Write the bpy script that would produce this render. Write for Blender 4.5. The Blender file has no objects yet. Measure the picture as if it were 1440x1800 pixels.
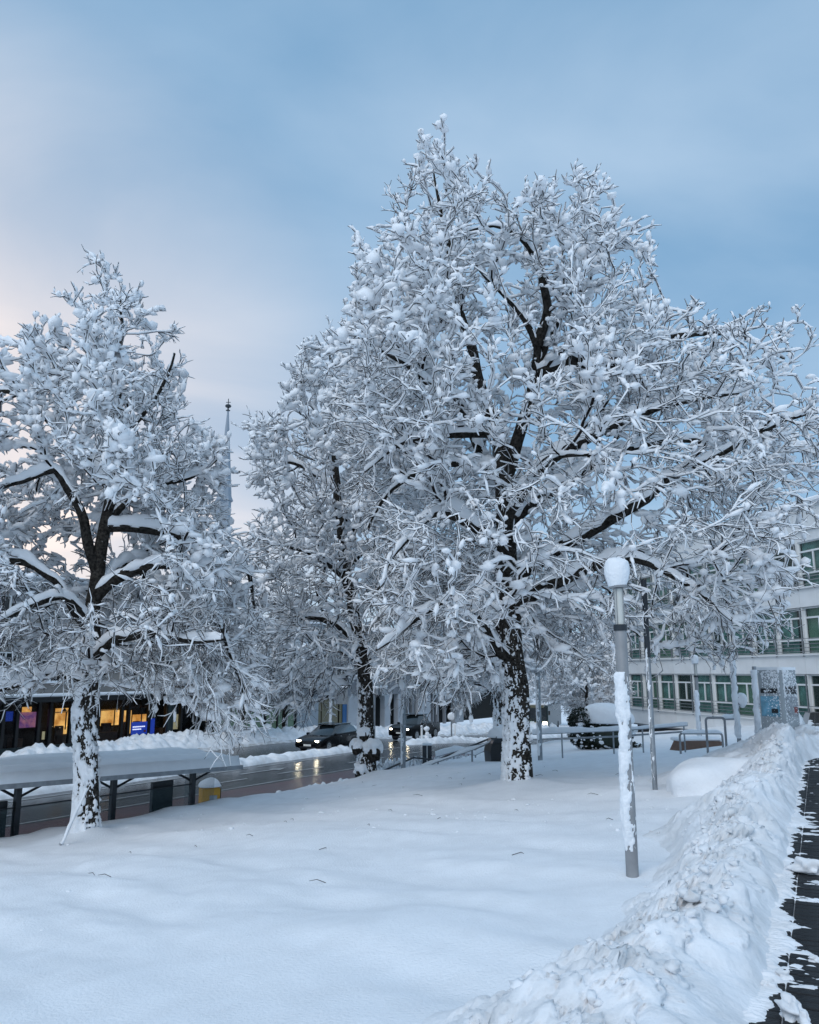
import bpy, bmesh, math, random
import numpy as np
from mathutils import Vector, Matrix

rng = np.random.default_rng(11)
random.seed(11)
R = math.radians
SC = bpy.context.scene
COL = SC.collection

# ------------------------------------------------------------------ camera
CAM_H, PITCH, FPX = 1.8, R(11.1), 1440.0
cam = bpy.data.cameras.new('camera'); camo = bpy.data.objects.new('camera', cam); COL.objects.link(camo)
camo.location = (0, 0, CAM_H); camo.rotation_euler = (R(90) + PITCH, 0, 0)
cam.sensor_fit = 'HORIZONTAL'; cam.sensor_width = 36; cam.lens = 36
cam.clip_start = 0.05; cam.clip_end = 6000
SC.camera = camo

# ------------------------------------------------------------------ sky and light
SUN_EL, SUN_AZ = R(42), R(206)         # the bright part of the overcast lies behind the viewer
GLOW_EL, GLOW_AZ = R(8), R(-34)         # a tinted cloud bank low down on the left
W = bpy.data.worlds.new('World'); SC.world = W; W.use_nodes = True
nt = W.node_tree; nt.nodes.clear()
def wn(t, **k):
    n = nt.nodes.new(t)
    for a, b in k.items(): setattr(n, a, b)
    return n
sky = wn('ShaderNodeTexSky', sky_type='NISHITA', sun_disc=False)
sky.sun_elevation = SUN_EL; sky.sun_rotation = SUN_AZ
sky.altitude = 400; sky.air_density = 1.2; sky.dust_density = 0.3; sky.ozone_density = 3.0
tc = wn('ShaderNodeTexCoord')
sep = wn('ShaderNodeSeparateXYZ'); nt.links.new(tc.outputs['Generated'], sep.inputs[0])
# cloud sheet: directions projected on a flat layer above the town
den = wn('ShaderNodeMath', operation='MAXIMUM'); den.inputs[1].default_value = 0.0; nt.links.new(sep.outputs['Z'], den.inputs[0])
den2 = wn('ShaderNodeMath', operation='ADD'); den2.inputs[1].default_value = 0.22; nt.links.new(den.outputs[0], den2.inputs[0])
comb = wn('ShaderNodeCombineXYZ')
for i, ax in enumerate('XY'):
    d = wn('ShaderNodeMath', operation='DIVIDE'); nt.links.new(sep.outputs[ax], d.inputs[0]); nt.links.new(den2.outputs[0], d.inputs[1])
    nt.links.new(d.outputs[0], comb.inputs[i])
mp = wn('ShaderNodeMapping'); nt.links.new(comb.outputs[0], mp.inputs['Vector'])
mp.inputs['Rotation'].default_value = (0, 0, R(-35)); mp.inputs['Scale'].default_value = (1.15, 1.6, 1); mp.inputs['Location'].default_value = (3.1, 1.4, 0)
n1 = wn('ShaderNodeTexNoise'); n1.inputs['Scale'].default_value = 1.1; n1.inputs['Detail'].default_value = 7; n1.inputs['Roughness'].default_value = 0.47
n1.inputs['Distortion'].default_value = 0.5
nt.links.new(mp.outputs[0], n1.inputs['Vector'])
cr = wn('ShaderNodeValToRGB'); cr.color_ramp.elements[0].position = 0.36; cr.color_ramp.elements[1].position = 0.74
nt.links.new(n1.outputs['Fac'], cr.inputs[0])
# cloud colour: warm glow coloured in towards the low left, blue grey elsewhere
sd = Vector((math.sin(SUN_AZ) * math.cos(SUN_EL), math.cos(SUN_AZ) * math.cos(SUN_EL), math.sin(SUN_EL)))
gd = Vector((math.sin(GLOW_AZ) * math.cos(GLOW_EL), math.cos(GLOW_AZ) * math.cos(GLOW_EL), math.sin(GLOW_EL)))
dot = wn('ShaderNodeVectorMath', operation='DOT_PRODUCT'); dot.inputs[1].default_value = gd
nt.links.new(tc.outputs['Generated'], dot.inputs[0])
wr = wn('ShaderNodeValToRGB')
e = wr.color_ramp.elements
e[0].position = 0.0; e[0].color = (0.56, 0.70, 0.86, 1)
e[1].position = 1.0; e[1].color = (1.25, 1.02, 0.88, 1)
a = e.new(0.82); a.color = (0.58, 0.72, 0.88, 1)
a = e.new(0.93); a.color = (0.92, 0.86, 0.86, 1)
nt.links.new(dot.outputs['Value'], wr.inputs[0])
SKYK = 0.05
sm = wn('ShaderNodeVectorMath', operation='SCALE'); sm.inputs['Scale'].default_value = SKYK
nt.links.new(sky.outputs[0], sm.inputs[0])
mixc = wn('ShaderNodeMix', data_type='RGBA'); 
fac = wn('ShaderNodeMath', operation='MULTIPLY_ADD'); fac.inputs[1].default_value = 0.46; fac.inputs[2].default_value = 0.12
gr_ = wn('ShaderNodeMapRange'); gr_.inputs['From Min'].default_value = 0.84; gr_.inputs['From Max'].default_value = 1.0; gr_.inputs['To Min'].default_value = 0.0; gr_.inputs['To Max'].default_value = 0.42
nt.links.new(dot.outputs['Value'], gr_.inputs['Value'])
ad = wn('ShaderNodeMath', operation='ADD', use_clamp=True); nt.links.new(cr.outputs[0], fac.inputs[0]); nt.links.new(fac.outputs[0], ad.inputs[0]); nt.links.new(gr_.outputs['Result'], ad.inputs[1]); nt.links.new(ad.outputs[0], mixc.inputs['Factor'])
veil = wn('ShaderNodeMix', data_type='RGBA'); veil.inputs['Factor'].default_value = 0.62      # even high cloud at dusk
veil.inputs[7].default_value = (0.24, 0.505, 0.81, 1)
nt.links.new(sm.outputs[0], veil.inputs[6]); nt.links.new(veil.outputs[2], mixc.inputs[6]); nt.links.new(wr.outputs[0], mixc.inputs[7])
bg = wn('ShaderNodeBackground'); bg.inputs['Strength'].default_value = 1.0
nt.links.new(mixc.outputs[2], bg.inputs['Color'])
wo = wn('ShaderNodeOutputWorld'); nt.links.new(bg.outputs[0], wo.inputs[0])

sl = bpy.data.lights.new('sun', 'SUN'); slo = bpy.data.objects.new('sun', sl); COL.objects.link(slo)
sl.energy = 1.15; sl.angle = R(45); sl.color = (1.0, 0.97, 0.94)
slo.rotation_euler = (-sd).to_track_quat('-Z', 'Y').to_euler()
SC.view_settings.view_transform = 'Standard'; SC.view_settings.look = 'None'
SC.view_settings.gamma = 1; SC.view_settings.use_curve_mapping = False
SC.view_settings.exposure = 0.10
SC.cycles.max_bounces = 6; SC.cycles.diffuse_bounces = 3; SC.cycles.glossy_bounces = 3
SC.cycles.transmission_bounces = 4; SC.cycles.transparent_max_bounces = 8
SC.cycles.use_denoising = True; SC.cycles.use_adaptive_sampling = True; SC.cycles.adaptive_threshold = 0.02

# ------------------------------------------------------------------ design helpers
_c, _s = math.cos(PITCH), math.sin(PITCH)
def ray(x, y):
    u = (x - 720) / FPX; v = (900 - y) / FPX
    return np.array([u, _c - v * _s, _s + v * _c])
def atz(x, y, z): r = ray(x, y); return np.array([0, 0, CAM_H]) + r * (z - CAM_H) / r[2]
def atY(x, y, Y): r = ray(x, y); return np.array([0, 0, CAM_H]) + r * Y / r[1]
def att(x, y, t): return np.array([0, 0, CAM_H]) + ray(x, y) * t
RD = np.array([0.53, 0.848]); RN = np.array([-0.848, 0.53])       # along the street / from the lawn towards the street
def sq(x, y): return RN[0] * x + RN[1] * y, RD[0] * x + RD[1] * y
def fromsq(s, q): return s * RN[0] + q * RD[0], s * RN[1] + q * RD[1]
ROADZ = -2.8
def road_z(q): return ROADZ - 0.04 * np.maximum(0, np.asarray(q, float) - 42) * np.clip((np.asarray(q, float) - 42) / 15, 0, 1)
def lawn_plane(x, y):
    s, q = sq(x, y); return 0.1 - 0.095 * s
def onlawn(px, py):
    r = ray(px, py); t = (0.1 - CAM_H) / (r[2] + 0.095 * (RN[0] * r[0] + RN[1] * r[1])); return np.array([0, 0, CAM_H]) + r * t

# value-gradient noise, vectorised
def _hash(ix, iy, iz, seed):
    h = (ix * 374761393 + iy * 668265263 + iz * 2147483647 + seed * 144665) & 0xffffffff
    h = ((h ^ (h >> 13)) * 1274126177) & 0xffffffff
    h = ((h ^ (h >> 16)) * 2246822519) & 0xffffffff
    return ((h ^ (h >> 15)) & 0xffff) / 32767.5 - 1.0
def noise(P, seed=0):
    P = np.asarray(P, float); i = np.floor(P).astype(np.int64); f = P - i; u = f * f * (3 - 2 * f)
    out = 0
    for dx in (0, 1):
        wx = u[:, 0] if dx else 1 - u[:, 0]
        for dy in (0, 1):
            wy = u[:, 1] if dy else 1 - u[:, 1]
            for dz in (0, 1):
                wz = u[:, 2] if dz else 1 - u[:, 2]
                out = out + wx * wy * wz * _hash(i[:, 0] + dx, i[:, 1] + dy, i[:, 2] + dz, seed)
    return out
def fbm(P, seed=0, oct=4, gain=0.5):
    P = np.asarray(P, float); o = 0; a = 1.0
    for k in range(oct): o = o + a * noise(P * (2 ** k) + 17.3 * k, seed + k); a *= gain
    return o
def worley(P, seed=0):
    """cell noise: distance to the nearest cell point and that cell's random value"""
    P = np.asarray(P, float); i = np.floor(P).astype(np.int64); best = np.full(len(P), 9.0); val = np.zeros(len(P))
    for dx in (-1, 0, 1):
        for dy in (-1, 0, 1):
            for dz in (-1, 0, 1):
                c = i + [dx, dy, dz]; h = [_hash(c[:, 0], c[:, 1], c[:, 2], seed + 11 * k) for k in range(4)]
                d = np.sqrt(sum((c[:, k] + 0.5 + 0.42 * h[k] - P[:, k]) ** 2 for k in range(3))); m = d < best
                best = np.where(m, d, best); val = np.where(m, h[3], val)
    return best, val
def sstep(a, b, x): t = np.clip((x - a) / (b - a), 0, 1); return t * t * (3 - 2 * t)

# ------------------------------------------------------------------ materials
MATS = {}
def mat(name, col, rough=0.6, metal=0.0, var=0.0, vscale=8.0, bump=0.0, bscale=40.0, emit=None, es=0.0, col2=None, spec=0.5, trans=0.0, alpha=1.0, detail=4, space='Object'):
    m = bpy.data.materials.new(name); m.use_nodes = True; t = m.node_tree; b = t.nodes['Principled BSDF']
    b.inputs['Base Color'].default_value = (*col, 1); b.inputs['Roughness'].default_value = rough
    b.inputs['Metallic'].default_value = metal; b.inputs['Specular IOR Level'].default_value = spec
    b.inputs['Transmission Weight'].default_value = trans; b.inputs['Alpha'].default_value = alpha
    if emit: b.inputs['Emission Color'].default_value = (*emit, 1); b.inputs['Emission Strength'].default_value = es
    if var or bump or col2:
        c = t.nodes.new('ShaderNodeTexCoord')
    if var or col2:
        n = t.nodes.new('ShaderNodeTexNoise'); n.inputs['Scale'].default_value = vscale; n.inputs['Detail'].default_value = detail
        t.links.new(c.outputs[space], n.inputs['Vector'])
        r = t.nodes.new('ShaderNodeValToRGB'); r.color_ramp.elements[0].position = 0.35; r.color_ramp.elements[1].position = 0.65
        c2 = col2 if col2 else tuple(min(1, x * (1 + var)) for x in col); c1 = col if col2 else tuple(x * (1 - var) for x in col)
        r.color_ramp.elements[0].color = (*c1, 1); r.color_ramp.elements[1].color = (*c2, 1)
        t.links.new(n.outputs['Fac'], r.inputs[0]); t.links.new(r.outputs[0], b.inputs['Base Color'])
        if emit and col2: t.links.new(r.outputs[0], b.inputs['Emission Color'])
    if bump:
        n2 = t.nodes.new('ShaderNodeTexNoise'); n2.inputs['Scale'].default_value = bscale; n2.inputs['Detail'].default_value = 5
        t.links.new(c.outputs[space], n2.inputs['Vector'])
        bp = t.nodes.new('ShaderNodeBump'); bp.inputs['Strength'].default_value = bump; bp.inputs['Distance'].default_value = 0.02
        t.links.new(n2.outputs['Fac'], bp.inputs['Height']); t.links.new(bp.outputs[0], b.inputs['Normal'])
    MATS[name] = m; return m
SNOW = (0.90, 0.915, 0.94)
mat('snow', SNOW, 0.75, var=0.03, vscale=3, bump=0.6, bscale=38, spec=0.25)
mat('tree_snow', (0.91, 0.92, 0.94), 0.8, spec=0.15)
mat('bank_snow', (0.74, 0.745, 0.755), 0.75, bump=0.6, bscale=22, spec=0.25, col2=(0.91, 0.92, 0.945), vscale=3.0)
mat('dirty_snow', (0.42, 0.41, 0.40), 0.7, bump=0.8, bscale=14, col2=(0.75, 0.77, 0.80), vscale=2.5)
mat('bark', (0.011, 0.010, 0.009), 0.95, bump=1.0, bscale=25, col2=(0.050, 0.045, 0.040), vscale=16, spec=0.1)
m_ = mat('trunk_bark', (0.014, 0.012, 0.011), 0.95, bump=1.0, bscale=28, col2=(0.065, 0.058, 0.050), vscale=18, spec=0.1, detail=7)
_r = [n_ for n_ in m_.node_tree.nodes if n_.type == 'VALTORGB'][0]; _e = _r.color_ramp.elements.new(0.70); _e.color = (0.10, 0.095, 0.09, 1); _e = _r.color_ramp.elements.new(0.74); _e.color = (0.75, 0.77, 0.80, 1)
mat('twig', (0.020, 0.015, 0.014), 0.95, spec=0.1)
mat('asphalt', (0.012, 0.012, 0.013), 0.2, bump=0.12, bscale=60, col2=(0.034, 0.032, 0.031), vscale=0.6, spec=0.32)
mat('slush', (0.10, 0.095, 0.09), 0.45, bump=0.9, bscale=12, col2=(0.30, 0.29, 0.28), vscale=3)
mat('red_lane', (0.085, 0.022, 0.023), 0.3, spec=0.3, col2=(0.065, 0.03, 0.032), vscale=0.8, bump=0.2, bscale=50)
mat('road_paint', (0.42, 0.42, 0.42), 0.4, col2=(0.2, 0.2, 0.2), vscale=3)
mat('yellow_paint', (0.35, 0.25, 0.03), 0.4)
mat('paver', (0.010, 0.011, 0.013), 0.6, col2=(0.028, 0.029, 0.031), vscale=9, bump=0.5, bscale=50, spec=0.2)
mat('joint', (0.34, 0.35, 0.37), 0.8)
mat('galv', (0.30, 0.32, 0.34), 0.45, metal=0.6, var=0.15, vscale=6)
mat('grey_paint', (0.27, 0.275, 0.285), 0.5, var=0.1, vscale=5)
mat('dark_metal', (0.022, 0.027, 0.034), 0.35, var=0.2)
mat('black', (0.010, 0.011, 0.013), 0.45)
mat('white_panel', (0.78, 0.79, 0.79), 0.5, var=0.04, vscale=1.2)
mat('white_frame', (0.80, 0.81, 0.81), 0.45)
mat('green_curtain', (0.14, 0.34, 0.30), 0.8, var=0.35, vscale=3)
mat('green_panel', (0.16, 0.34, 0.22), 0.6)
mat('dark_room', (0.012, 0.014, 0.015), 0.8)
mat('beige_wall', (0.27, 0.245, 0.225), 0.8, var=0.08, vscale=1.0)
mat('grey_wall', (0.27, 0.28, 0.30), 0.8, var=0.1, vscale=0.8)
mat('pale_wall', (0.48, 0.50, 0.53), 0.8, var=0.06, vscale=0.8)
mat('teal_dark', (0.010, 0.026, 0.030), 0.3)
mat('car_paint', (0.003, 0.0032, 0.004), 0.14, spec=0.16)
mat('car_paint_b', (0.004, 0.004, 0.0045), 0.18, spec=0.16)
mat('car_glass', (0.008, 0.012, 0.015), 0.05, spec=0.8)
mat('tyre', (0.012, 0.012, 0.012), 0.8)
mat('rim', (0.35, 0.36, 0.37), 0.3, metal=0.8)
mat('chrome', (0.5, 0.5, 0.5), 0.2, metal=1)
mat('plate', (0.65, 0.65, 0.62), 0.5)
mat('headlight', (1, 0.95, 0.8), 0.3, emit=(1.0, 0.88, 0.62), es=38)
mat('lit_warm', (0.50, 0.20, 0.035), 0.6, emit=(1.0, 0.55, 0.14), es=1.0, col2=(1.0, 0.62, 0.20), vscale=1.3)
mat('lit_pale', (0.5, 0.5, 0.35), 0.6, emit=(0.75, 0.70, 0.42), es=0.35)
mat('lit_purple', (0.09, 0.04, 0.20), 0.6, emit=(0.30, 0.16, 0.42), es=0.7, col2=(0.42, 0.17, 0.20), vscale=2.2)
mat('lit_blue', (0.02, 0.05, 0.4), 0.6, emit=(0.012, 0.04, 0.30), es=0.6)
mat('screen_text', (0.8, 0.85, 0.9), 0.6, emit=(0.8, 0.85, 1.0), es=0.8)
mat('lit_green', (0.12, 0.22, 0.17), 0.35, emit=(0.09, 0.14, 0.105), es=0.3, spec=0.4)
mat('lit_olive', (0.12, 0.12, 0.08), 0.35, emit=(0.12, 0.11, 0.07), es=0.15)
mat('yellow', (0.55, 0.28, 0.02), 0.4, var=0.1)
mat('brown', (0.16, 0.10, 0.075), 0.8, var=0.1)
mat('spire', (0.27, 0.31, 0.36), 0.5)
mat('stele', (0.34, 0.37, 0.39), 0.35, var=0.05)
mat('poster_blue', (0.16, 0.36, 0.48), 0.4, var=0.25, vscale=6)
mat('poster_grey', (0.25, 0.27, 0.29), 0.4, var=0.3, vscale=12)
mat('ink', (0.015, 0.016, 0.018), 0.5)
mat('dark_red', (0.22, 0.04, 0.03), 0.5)
mat('blue_sign', (0.02, 0.12, 0.30), 0.4)
mat('leaf_dark', (0.012, 0.020, 0.012), 0.7, var=0.4)
mat('shelter_glass', (0.10, 0.16, 0.17), 0.03, spec=0.5, alpha=0.20)
mat('shop_glass', (0.01, 0.012, 0.014), 0.03, spec=0.4, alpha=0.15)
mat('window_glass', (0.10, 0.16, 0.15), 0.03, spec=0.6, alpha=0.2)
mat('lamp_glass', (0.60, 0.60, 0.56), 0.3)

# ------------------------------------------------------------------ mesh helpers
def mesh_np(name, V, Fs, m, smooth=True):
    """V (n,3); Fs list of int arrays (k,3) or (k,4)."""
    me = bpy.data.meshes.new(name)
    V = np.ascontiguousarray(V, dtype=np.float32)
    me.vertices.add(len(V)); me.vertices.foreach_set('co', V.ravel())
    Fs = [np.asarray(f, dtype=np.int32) for f in (Fs if isinstance(Fs, (list, tuple)) else [Fs]) if len(f)]
    tot = np.concatenate([np.full(len(f), f.shape[1], np.int32) for f in Fs])
    lv = np.concatenate([f.ravel() for f in Fs])
    st = np.concatenate([[0], np.cumsum(tot)[:-1]]).astype(np.int32)
    me.loops.add(len(lv)); me.loops.foreach_set('vertex_index', lv)
    me.polygons.add(len(tot)); me.polygons.foreach_set('loop_start', st); me.polygons.foreach_set('loop_total', tot)
    me.polygons.foreach_set('use_smooth', np.full(len(tot), smooth, bool))
    me.update(calc_edges=True); me.validate()
    if m: me.materials.append(MATS[m])
    return me
def obj(name, me, parent=None, loc=None, rotz=0.0):
    o = bpy.data.objects.new(name, me); COL.objects.link(o)
    if parent is not None: o.parent = parent
    if loc is not None: o.location = loc
    if rotz: o.rotation_euler = (0, 0, rotz)
    return o
def tag(o, label=None, cat=None, group=None, kind=None):
    if label: o['label'] = label
    if cat: o['category'] = cat
    if group: o['group'] = group
    if kind: o['kind'] = kind
    return o
def empty(name, loc, label, cat, group=None, rotz=0.0):
    o = bpy.data.objects.new(name, None); COL.objects.link(o); o.location = loc; o.rotation_euler = (0, 0, rotz)
    return tag(o, label, cat, group)
def copy_tree(o, parent=None):
    c = o.copy(); COL.objects.link(c)
    if parent is not None: c.parent = parent
    for ch in o.children: copy_tree(ch, c)
    return c
class MB:
    """collects boxes, tubes and prisms for one mesh"""
    def __init__(s): s.v = []; s.f = []
    def add(s, vs, fs):
        o = len(s.v); s.v += [tuple(map(float, p)) for p in vs]; s.f += [[i + o for i in f] for f in fs]; return s
    def box(s, c, d, rotz=0.0, ch=0.0):
        x, y, z = [k / 2 for k in d]; ca, sa = math.cos(rotz), math.sin(rotz)
        if ch:
            vs = []
            for zz, k in ((-z, 1), (-z + ch, 0), (z - ch, 0), (z, 1)):
                for px, py in ((-x, -y), (x, -y), (x, y), (-x, y)):
                    px -= math.copysign(ch * k, px); py -= math.copysign(ch * k, py); vs.append((px, py, zz))
            fs = [[3, 2, 1, 0], [12, 13, 14, 15]]
            for l in range(3):
                for i in range(4): fs.append([l * 4 + i, l * 4 + (i + 1) % 4, l * 4 + 4 + (i + 1) % 4, l * 4 + 4 + i])
        else:
            vs = [(sx * x, sy * y, sz * z) for sz in (-1, 1) for sx, sy in ((-1, -1), (1, -1), (1, 1), (-1, 1))]
            fs = [[3, 2, 1, 0], [4, 5, 6, 7], [0, 1, 5, 4], [1, 2, 6, 5], [2, 3, 7, 6], [3, 0, 4, 7]]
        return s.add([(c[0] + a * ca - b * sa, c[1] + a * sa + b * ca, c[2] + d_) for a, b, d_ in vs], fs)
    def tube(s, pts, rad, n=8, cap=True):
        pts = [np.array(p, float) for p in pts]; rads = rad if hasattr(rad, '__len__') else [rad] * len(pts)
        vs = []; u = None
        for i, p in enumerate(pts):
            d = pts[min(i + 1, len(pts) - 1)] - pts[max(i - 1, 0)]; d = d / (np.linalg.norm(d) + 1e-9)
            if u is None: u = np.cross(d, (0, 0, 1) if abs(d[2]) < 0.9 else (1, 0, 0))
            u = u - d * np.dot(u, d); u /= np.linalg.norm(u) + 1e-9; w = np.cross(d, u)
            for k in range(n):
                a = 2 * math.pi * k / n; vs.append(p + rads[i] * (math.cos(a) * u + math.sin(a) * w))
        fs = []
        for i in range(len(pts) - 1):
            for k in range(n): fs.append([i * n + k, i * n + (k + 1) % n, (i + 1) * n + (k + 1) % n, (i + 1) * n + k])
        if cap: fs += [list(range(n))[::-1], [(len(pts) - 1) * n + k for k in range(n)]]
        return s.add(vs, fs)
    def lathe(s, prof, c=(0, 0, 0), n=16):
        vs = [(c[0] + r * math.cos(2 * math.pi * k / n), c[1] + r * math.sin(2 * math.pi * k / n), c[2] + z) for r, z in prof for k in range(n)]
        fs = [[i * n + k, i * n + (k + 1) % n, (i + 1) * n + (k + 1) % n, (i + 1) * n + k] for i in range(len(prof) - 1) for k in range(n)]
        fs += [list(range(n))[::-1], [(len(prof) - 1) * n + k for k in range(n)]]
        return s.add(vs, fs)
    def prism(s, poly, axis, a, b):
        """extrude a 2d polygon along axis ('x','y','z') from a to b"""
        def p3(u, v, w): return {'x': (w, u, v), 'y': (u, w, v), 'z': (u, v, w)}[axis]
        n = len(poly); vs = [p3(u, v, a) for u, v in poly] + [p3(u, v, b) for u, v in poly]
        fs = [list(range(n)), [n + k for k in range(n)][::-1]] + [[k, n + k, n + (k + 1) % n, (k + 1) % n] for k in range(n)]
        return s.add(vs, fs)
    def mesh(s, name, m, smooth=False):
        me = bpy.data.meshes.new(name); me.from_pydata(s.v, [], s.f)
        bm = bmesh.new(); bm.from_mesh(me); bmesh.ops.recalc_face_normals(bm, faces=bm.faces); bm.to_mesh(me); bm.free()
        if smooth:
            me.polygons.foreach_set('use_smooth', np.ones(len(me.polygons), bool))
            try: me.set_sharp_from_angle(angle=R(40))
            except Exception: pass
        me.materials.append(MATS[m]); me.update(); return me
    def build(s, name, m, parent=None, loc=None, rotz=0.0, smooth=False): return obj(name, s.mesh(name, m, smooth), parent, loc, rotz)

def grid_faces(nu, nv):
    i = np.arange(nu - 1)[:, None] * nv + np.arange(nv - 1)[None, :]
    return np.stack([i, i + 1, i + nv + 1, i + nv], -1).reshape(-1, 4)
ICO = {}
def ico(sub):
    if sub not in ICO:
        bm = bmesh.new(); bmesh.ops.create_icosphere(bm, subdivisions=sub, radius=1.0)
        ICO[sub] = (np.array([v.co[:] for v in bm.verts]), np.array([[v.index for v in f.verts] for f in bm.faces])); bm.free()
    return ICO[sub]
def blobs(C, S, sub=1, rough=0.25, freq=1.6, seed=0, flat_bottom=None, ang=None):
    """many lumpy ellipsoids: centres C (n,3), half sizes S (n,3)"""
    v, f = ico(sub); n = len(C)
    if ang is None: ang = np.random.default_rng(seed).uniform(0, 6.283, n)
    ca, sa = np.cos(ang)[:, None], np.sin(ang)[:, None]
    P = v[None] * np.ones((n, 1, 1))
    k = 1 + rough * noise((P * freq + C[:, None, :] * 3.7 + np.arange(n)[:, None, None] * 1.37).reshape(-1, 3), seed).reshape(n, -1)
    P = P * k[..., None]
    if flat_bottom is not None: P[..., 2] = np.maximum(P[..., 2], flat_bottom)
    P = P * S[:, None, :]
    x = P[..., 0] * ca - P[..., 1] * sa; y = P[..., 0] * sa + P[..., 1] * ca
    P = np.stack([x, y, P[..., 2]], -1) + C[:, None, :]
    F = (f[None] + (np.arange(n) * len(v))[:, None, None]).reshape(-1, 3)
    return P.reshape(-1, 3), F
def snow_post(mb_r, z0, z1, side, thick, seed, name, parent, nth=18, step=0.025, cover=0.0, x0=0, y0=0):
    """wind-plastered snow crust on one side of a round post (side = direction angle)"""
    zs = np.arange(z0, z1, step); th = np.linspace(0, 2 * math.pi, nth, endpoint=False)
    T, Z = np.meshgrid(th, zs); r = mb_r
    facing = np.cos(T - side)
    nz = fbm(np.stack([np.cos(T) * 1.6, np.sin(T) * 1.6, Z * 7], -1).reshape(-1, 3), seed, 4, 0.65).reshape(T.shape)
    off = thick * (facing - 0.25 + cover) + thick * 0.75 * nz
    off *= sstep(z0, z0 + 0.15, Z) * sstep(z1, z1 - 0.06, Z)
    rad = r + np.where(off > 0.002, off, -0.012)
    V = np.stack([x0 + rad * np.cos(T), y0 + rad * np.sin(T), Z], -1).reshape(-1, 3)
    i = np.arange(len(zs) - 1)[:, None] * nth; k = np.arange(nth)[None]; k2 = (k + 1) % nth
    F = np.stack([i + k, i + k2, i + nth + k2, i + nth + k], -1).reshape(-1, 4)
    return obj(name, mesh_np(name, V, F, 'snow'), parent)

# ================================================================== GROUND
def lawn_z(x, y):
    x = np.asarray(x, float); y = np.asarray(y, float)
    s, q = sq(x, y)
    crest = 15.2 + 0.5 * np.sin(q * 0.21)
    z = 0.1 - 0.095 * np.minimum(s, crest)
    # beyond the crest the bank falls to the street
    z = z + (ROADZ + 0.10 - z) * sstep(0, 4.2, s - crest) * (s > crest)
    P = np.stack([x, y, 0 * x], -1).reshape(-1, 3)
    sh = x.shape
    drift = 0.055 * fbm(P * [0.35, 0.55, 1], 3, 2).reshape(sh)
    d1 = x * 0.72 + y * 0.69; d2 = -x * 0.69 + y * 0.72
    rip = noise(np.stack([d1 * 2.4, d2 * 0.75, 0 * d1], -1).reshape(-1, 3), 8).reshape(sh)
    fine = noise(np.stack([d1 * 6.0, d2 * 2.2, 0 * d1], -1).reshape(-1, 3), 9).reshape(sh)
    patch = sstep(-0.3, 0.5, noise(P * [0.3, 0.3, 1], 12).reshape(sh))
    z = z + drift + 0.058 * rip + 0.018 * fine * patch
    # clumps dropped from the branches in the strip under the trees
    drop = sstep(9.5, 12, y) * sstep(30, 20, y) * sstep(0.15, 0.6, noise(P * [0.5, 0.8, 1], 15).reshape(sh))
    z = z + 0.035 * drop * np.abs(fbm(P * 7.0, 16, 2).reshape(sh))
    return z
def nonuni(a, b, near, d0, d1, reach):
    out = [a]
    while out[-1] < b:
        out.append(out[-1] + d0 + (d1 - d0) * min(1, abs(out[-1] - near) / reach))
    return np.array(out)
qs = nonuni(-6, 95, 6, 0.07, 0.9, 40); ss = nonuni(-14, 20.2, 3, 0.09, 0.22, 14)
Q, S = np.meshgrid(qs, ss, indexing='ij'); X, Yg = fromsq(S, Q)
TREE_BASES = {'main': onlawn(910, 1385), 'left': onlawn(150, 1465), 'mid': onlawn(645, 1360)}
Zl = lawn_z(X, Yg)
far = sstep(30, 60, Q)                                              # the lawn drops with the street further on
Zl = Zl + (road_z(Q) - ROADZ) * far - far * sstep(2, 12, S) * 0.4
for k, rr in (('main', 0.75), ('left', 0.6), ('mid', 0.7)):
    b = TREE_BASES[k]; d = np.hypot(X - b[0], Yg - b[1]); Zl += 0.16 * np.exp(-(d / rr) ** 2)
tag(obj('lawn', mesh_np('lawn', np.stack([X, Yg, Zl], -1).reshape(-1, 3), grid_faces(*X.shape)[:, ::-1], 'snow')), kind='structure')
def ground_under(x, y):
    return float(lawn_z(np.array([x]), np.array([y]))[0])

# wide snowy ground out to the horizon
gq = np.array([-3000, -400, -60, -20, 0, 20, 42, 50, 60, 75, 100, 140, 200, 400, 3000.]); gs = np.array([-3000, -300, -40, -14.5, 0, 14, 21, 40, 60, 100, 300, 3000.])
Q, S = np.meshgrid(gq, gs, indexing='ij'); X, Yg = fromsq(S, Q)
Zg = np.maximum(road_z(Q), -6.5) - 0.12
tag(obj('ground', mesh_np('ground', np.stack([X, Yg, Zg], -1).reshape(-1, 3), grid_faces(*X.shape)[:, ::-1], 'snow', False)), kind='structure')

def strip(name, s0, s1, q0, q1, dz, m, nq=60, edge=0.0, ns=2, seed=1, parent=None):
    q = np.linspace(q0, q1, nq); s = np.linspace(0, 1, ns); Qm, U = np.meshgrid(q, s, indexing='ij')
    w0 = s0 + edge * noise(np.stack([q * 0.8, q * 0, q * 0 + seed], -1), seed); w1 = s1 + edge * noise(np.stack([q * 0.8, q * 0, q * 0 + seed + 5], -1), seed + 3)
    Sm = w0[:, None] * (1 - U) + w1[:, None] * U
    X, Y = fromsq(Sm, Qm); Z = np.maximum(road_z(Qm), -6.4) + dz
    return obj(name, mesh_np(name, np.stack([X, Y, Z], -1).reshape(-1, 3), grid_faces(*X.shape)[:, ::-1], m), parent)
road = tag(strip('road', 20.6, 38.2, -20, 130, -0.03, 'asphalt', 160), kind='structure')
tag(strip('bus_lane', 21.9, 24.3, -20, 75, -0.024, 'red_lane', 90, edge=0.05), kind='structure')
tag(strip('bus_lane', 31.9, 33.0, -20, 22, -0.024, 'red_lane', 40, edge=0.05), kind='structure')
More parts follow.
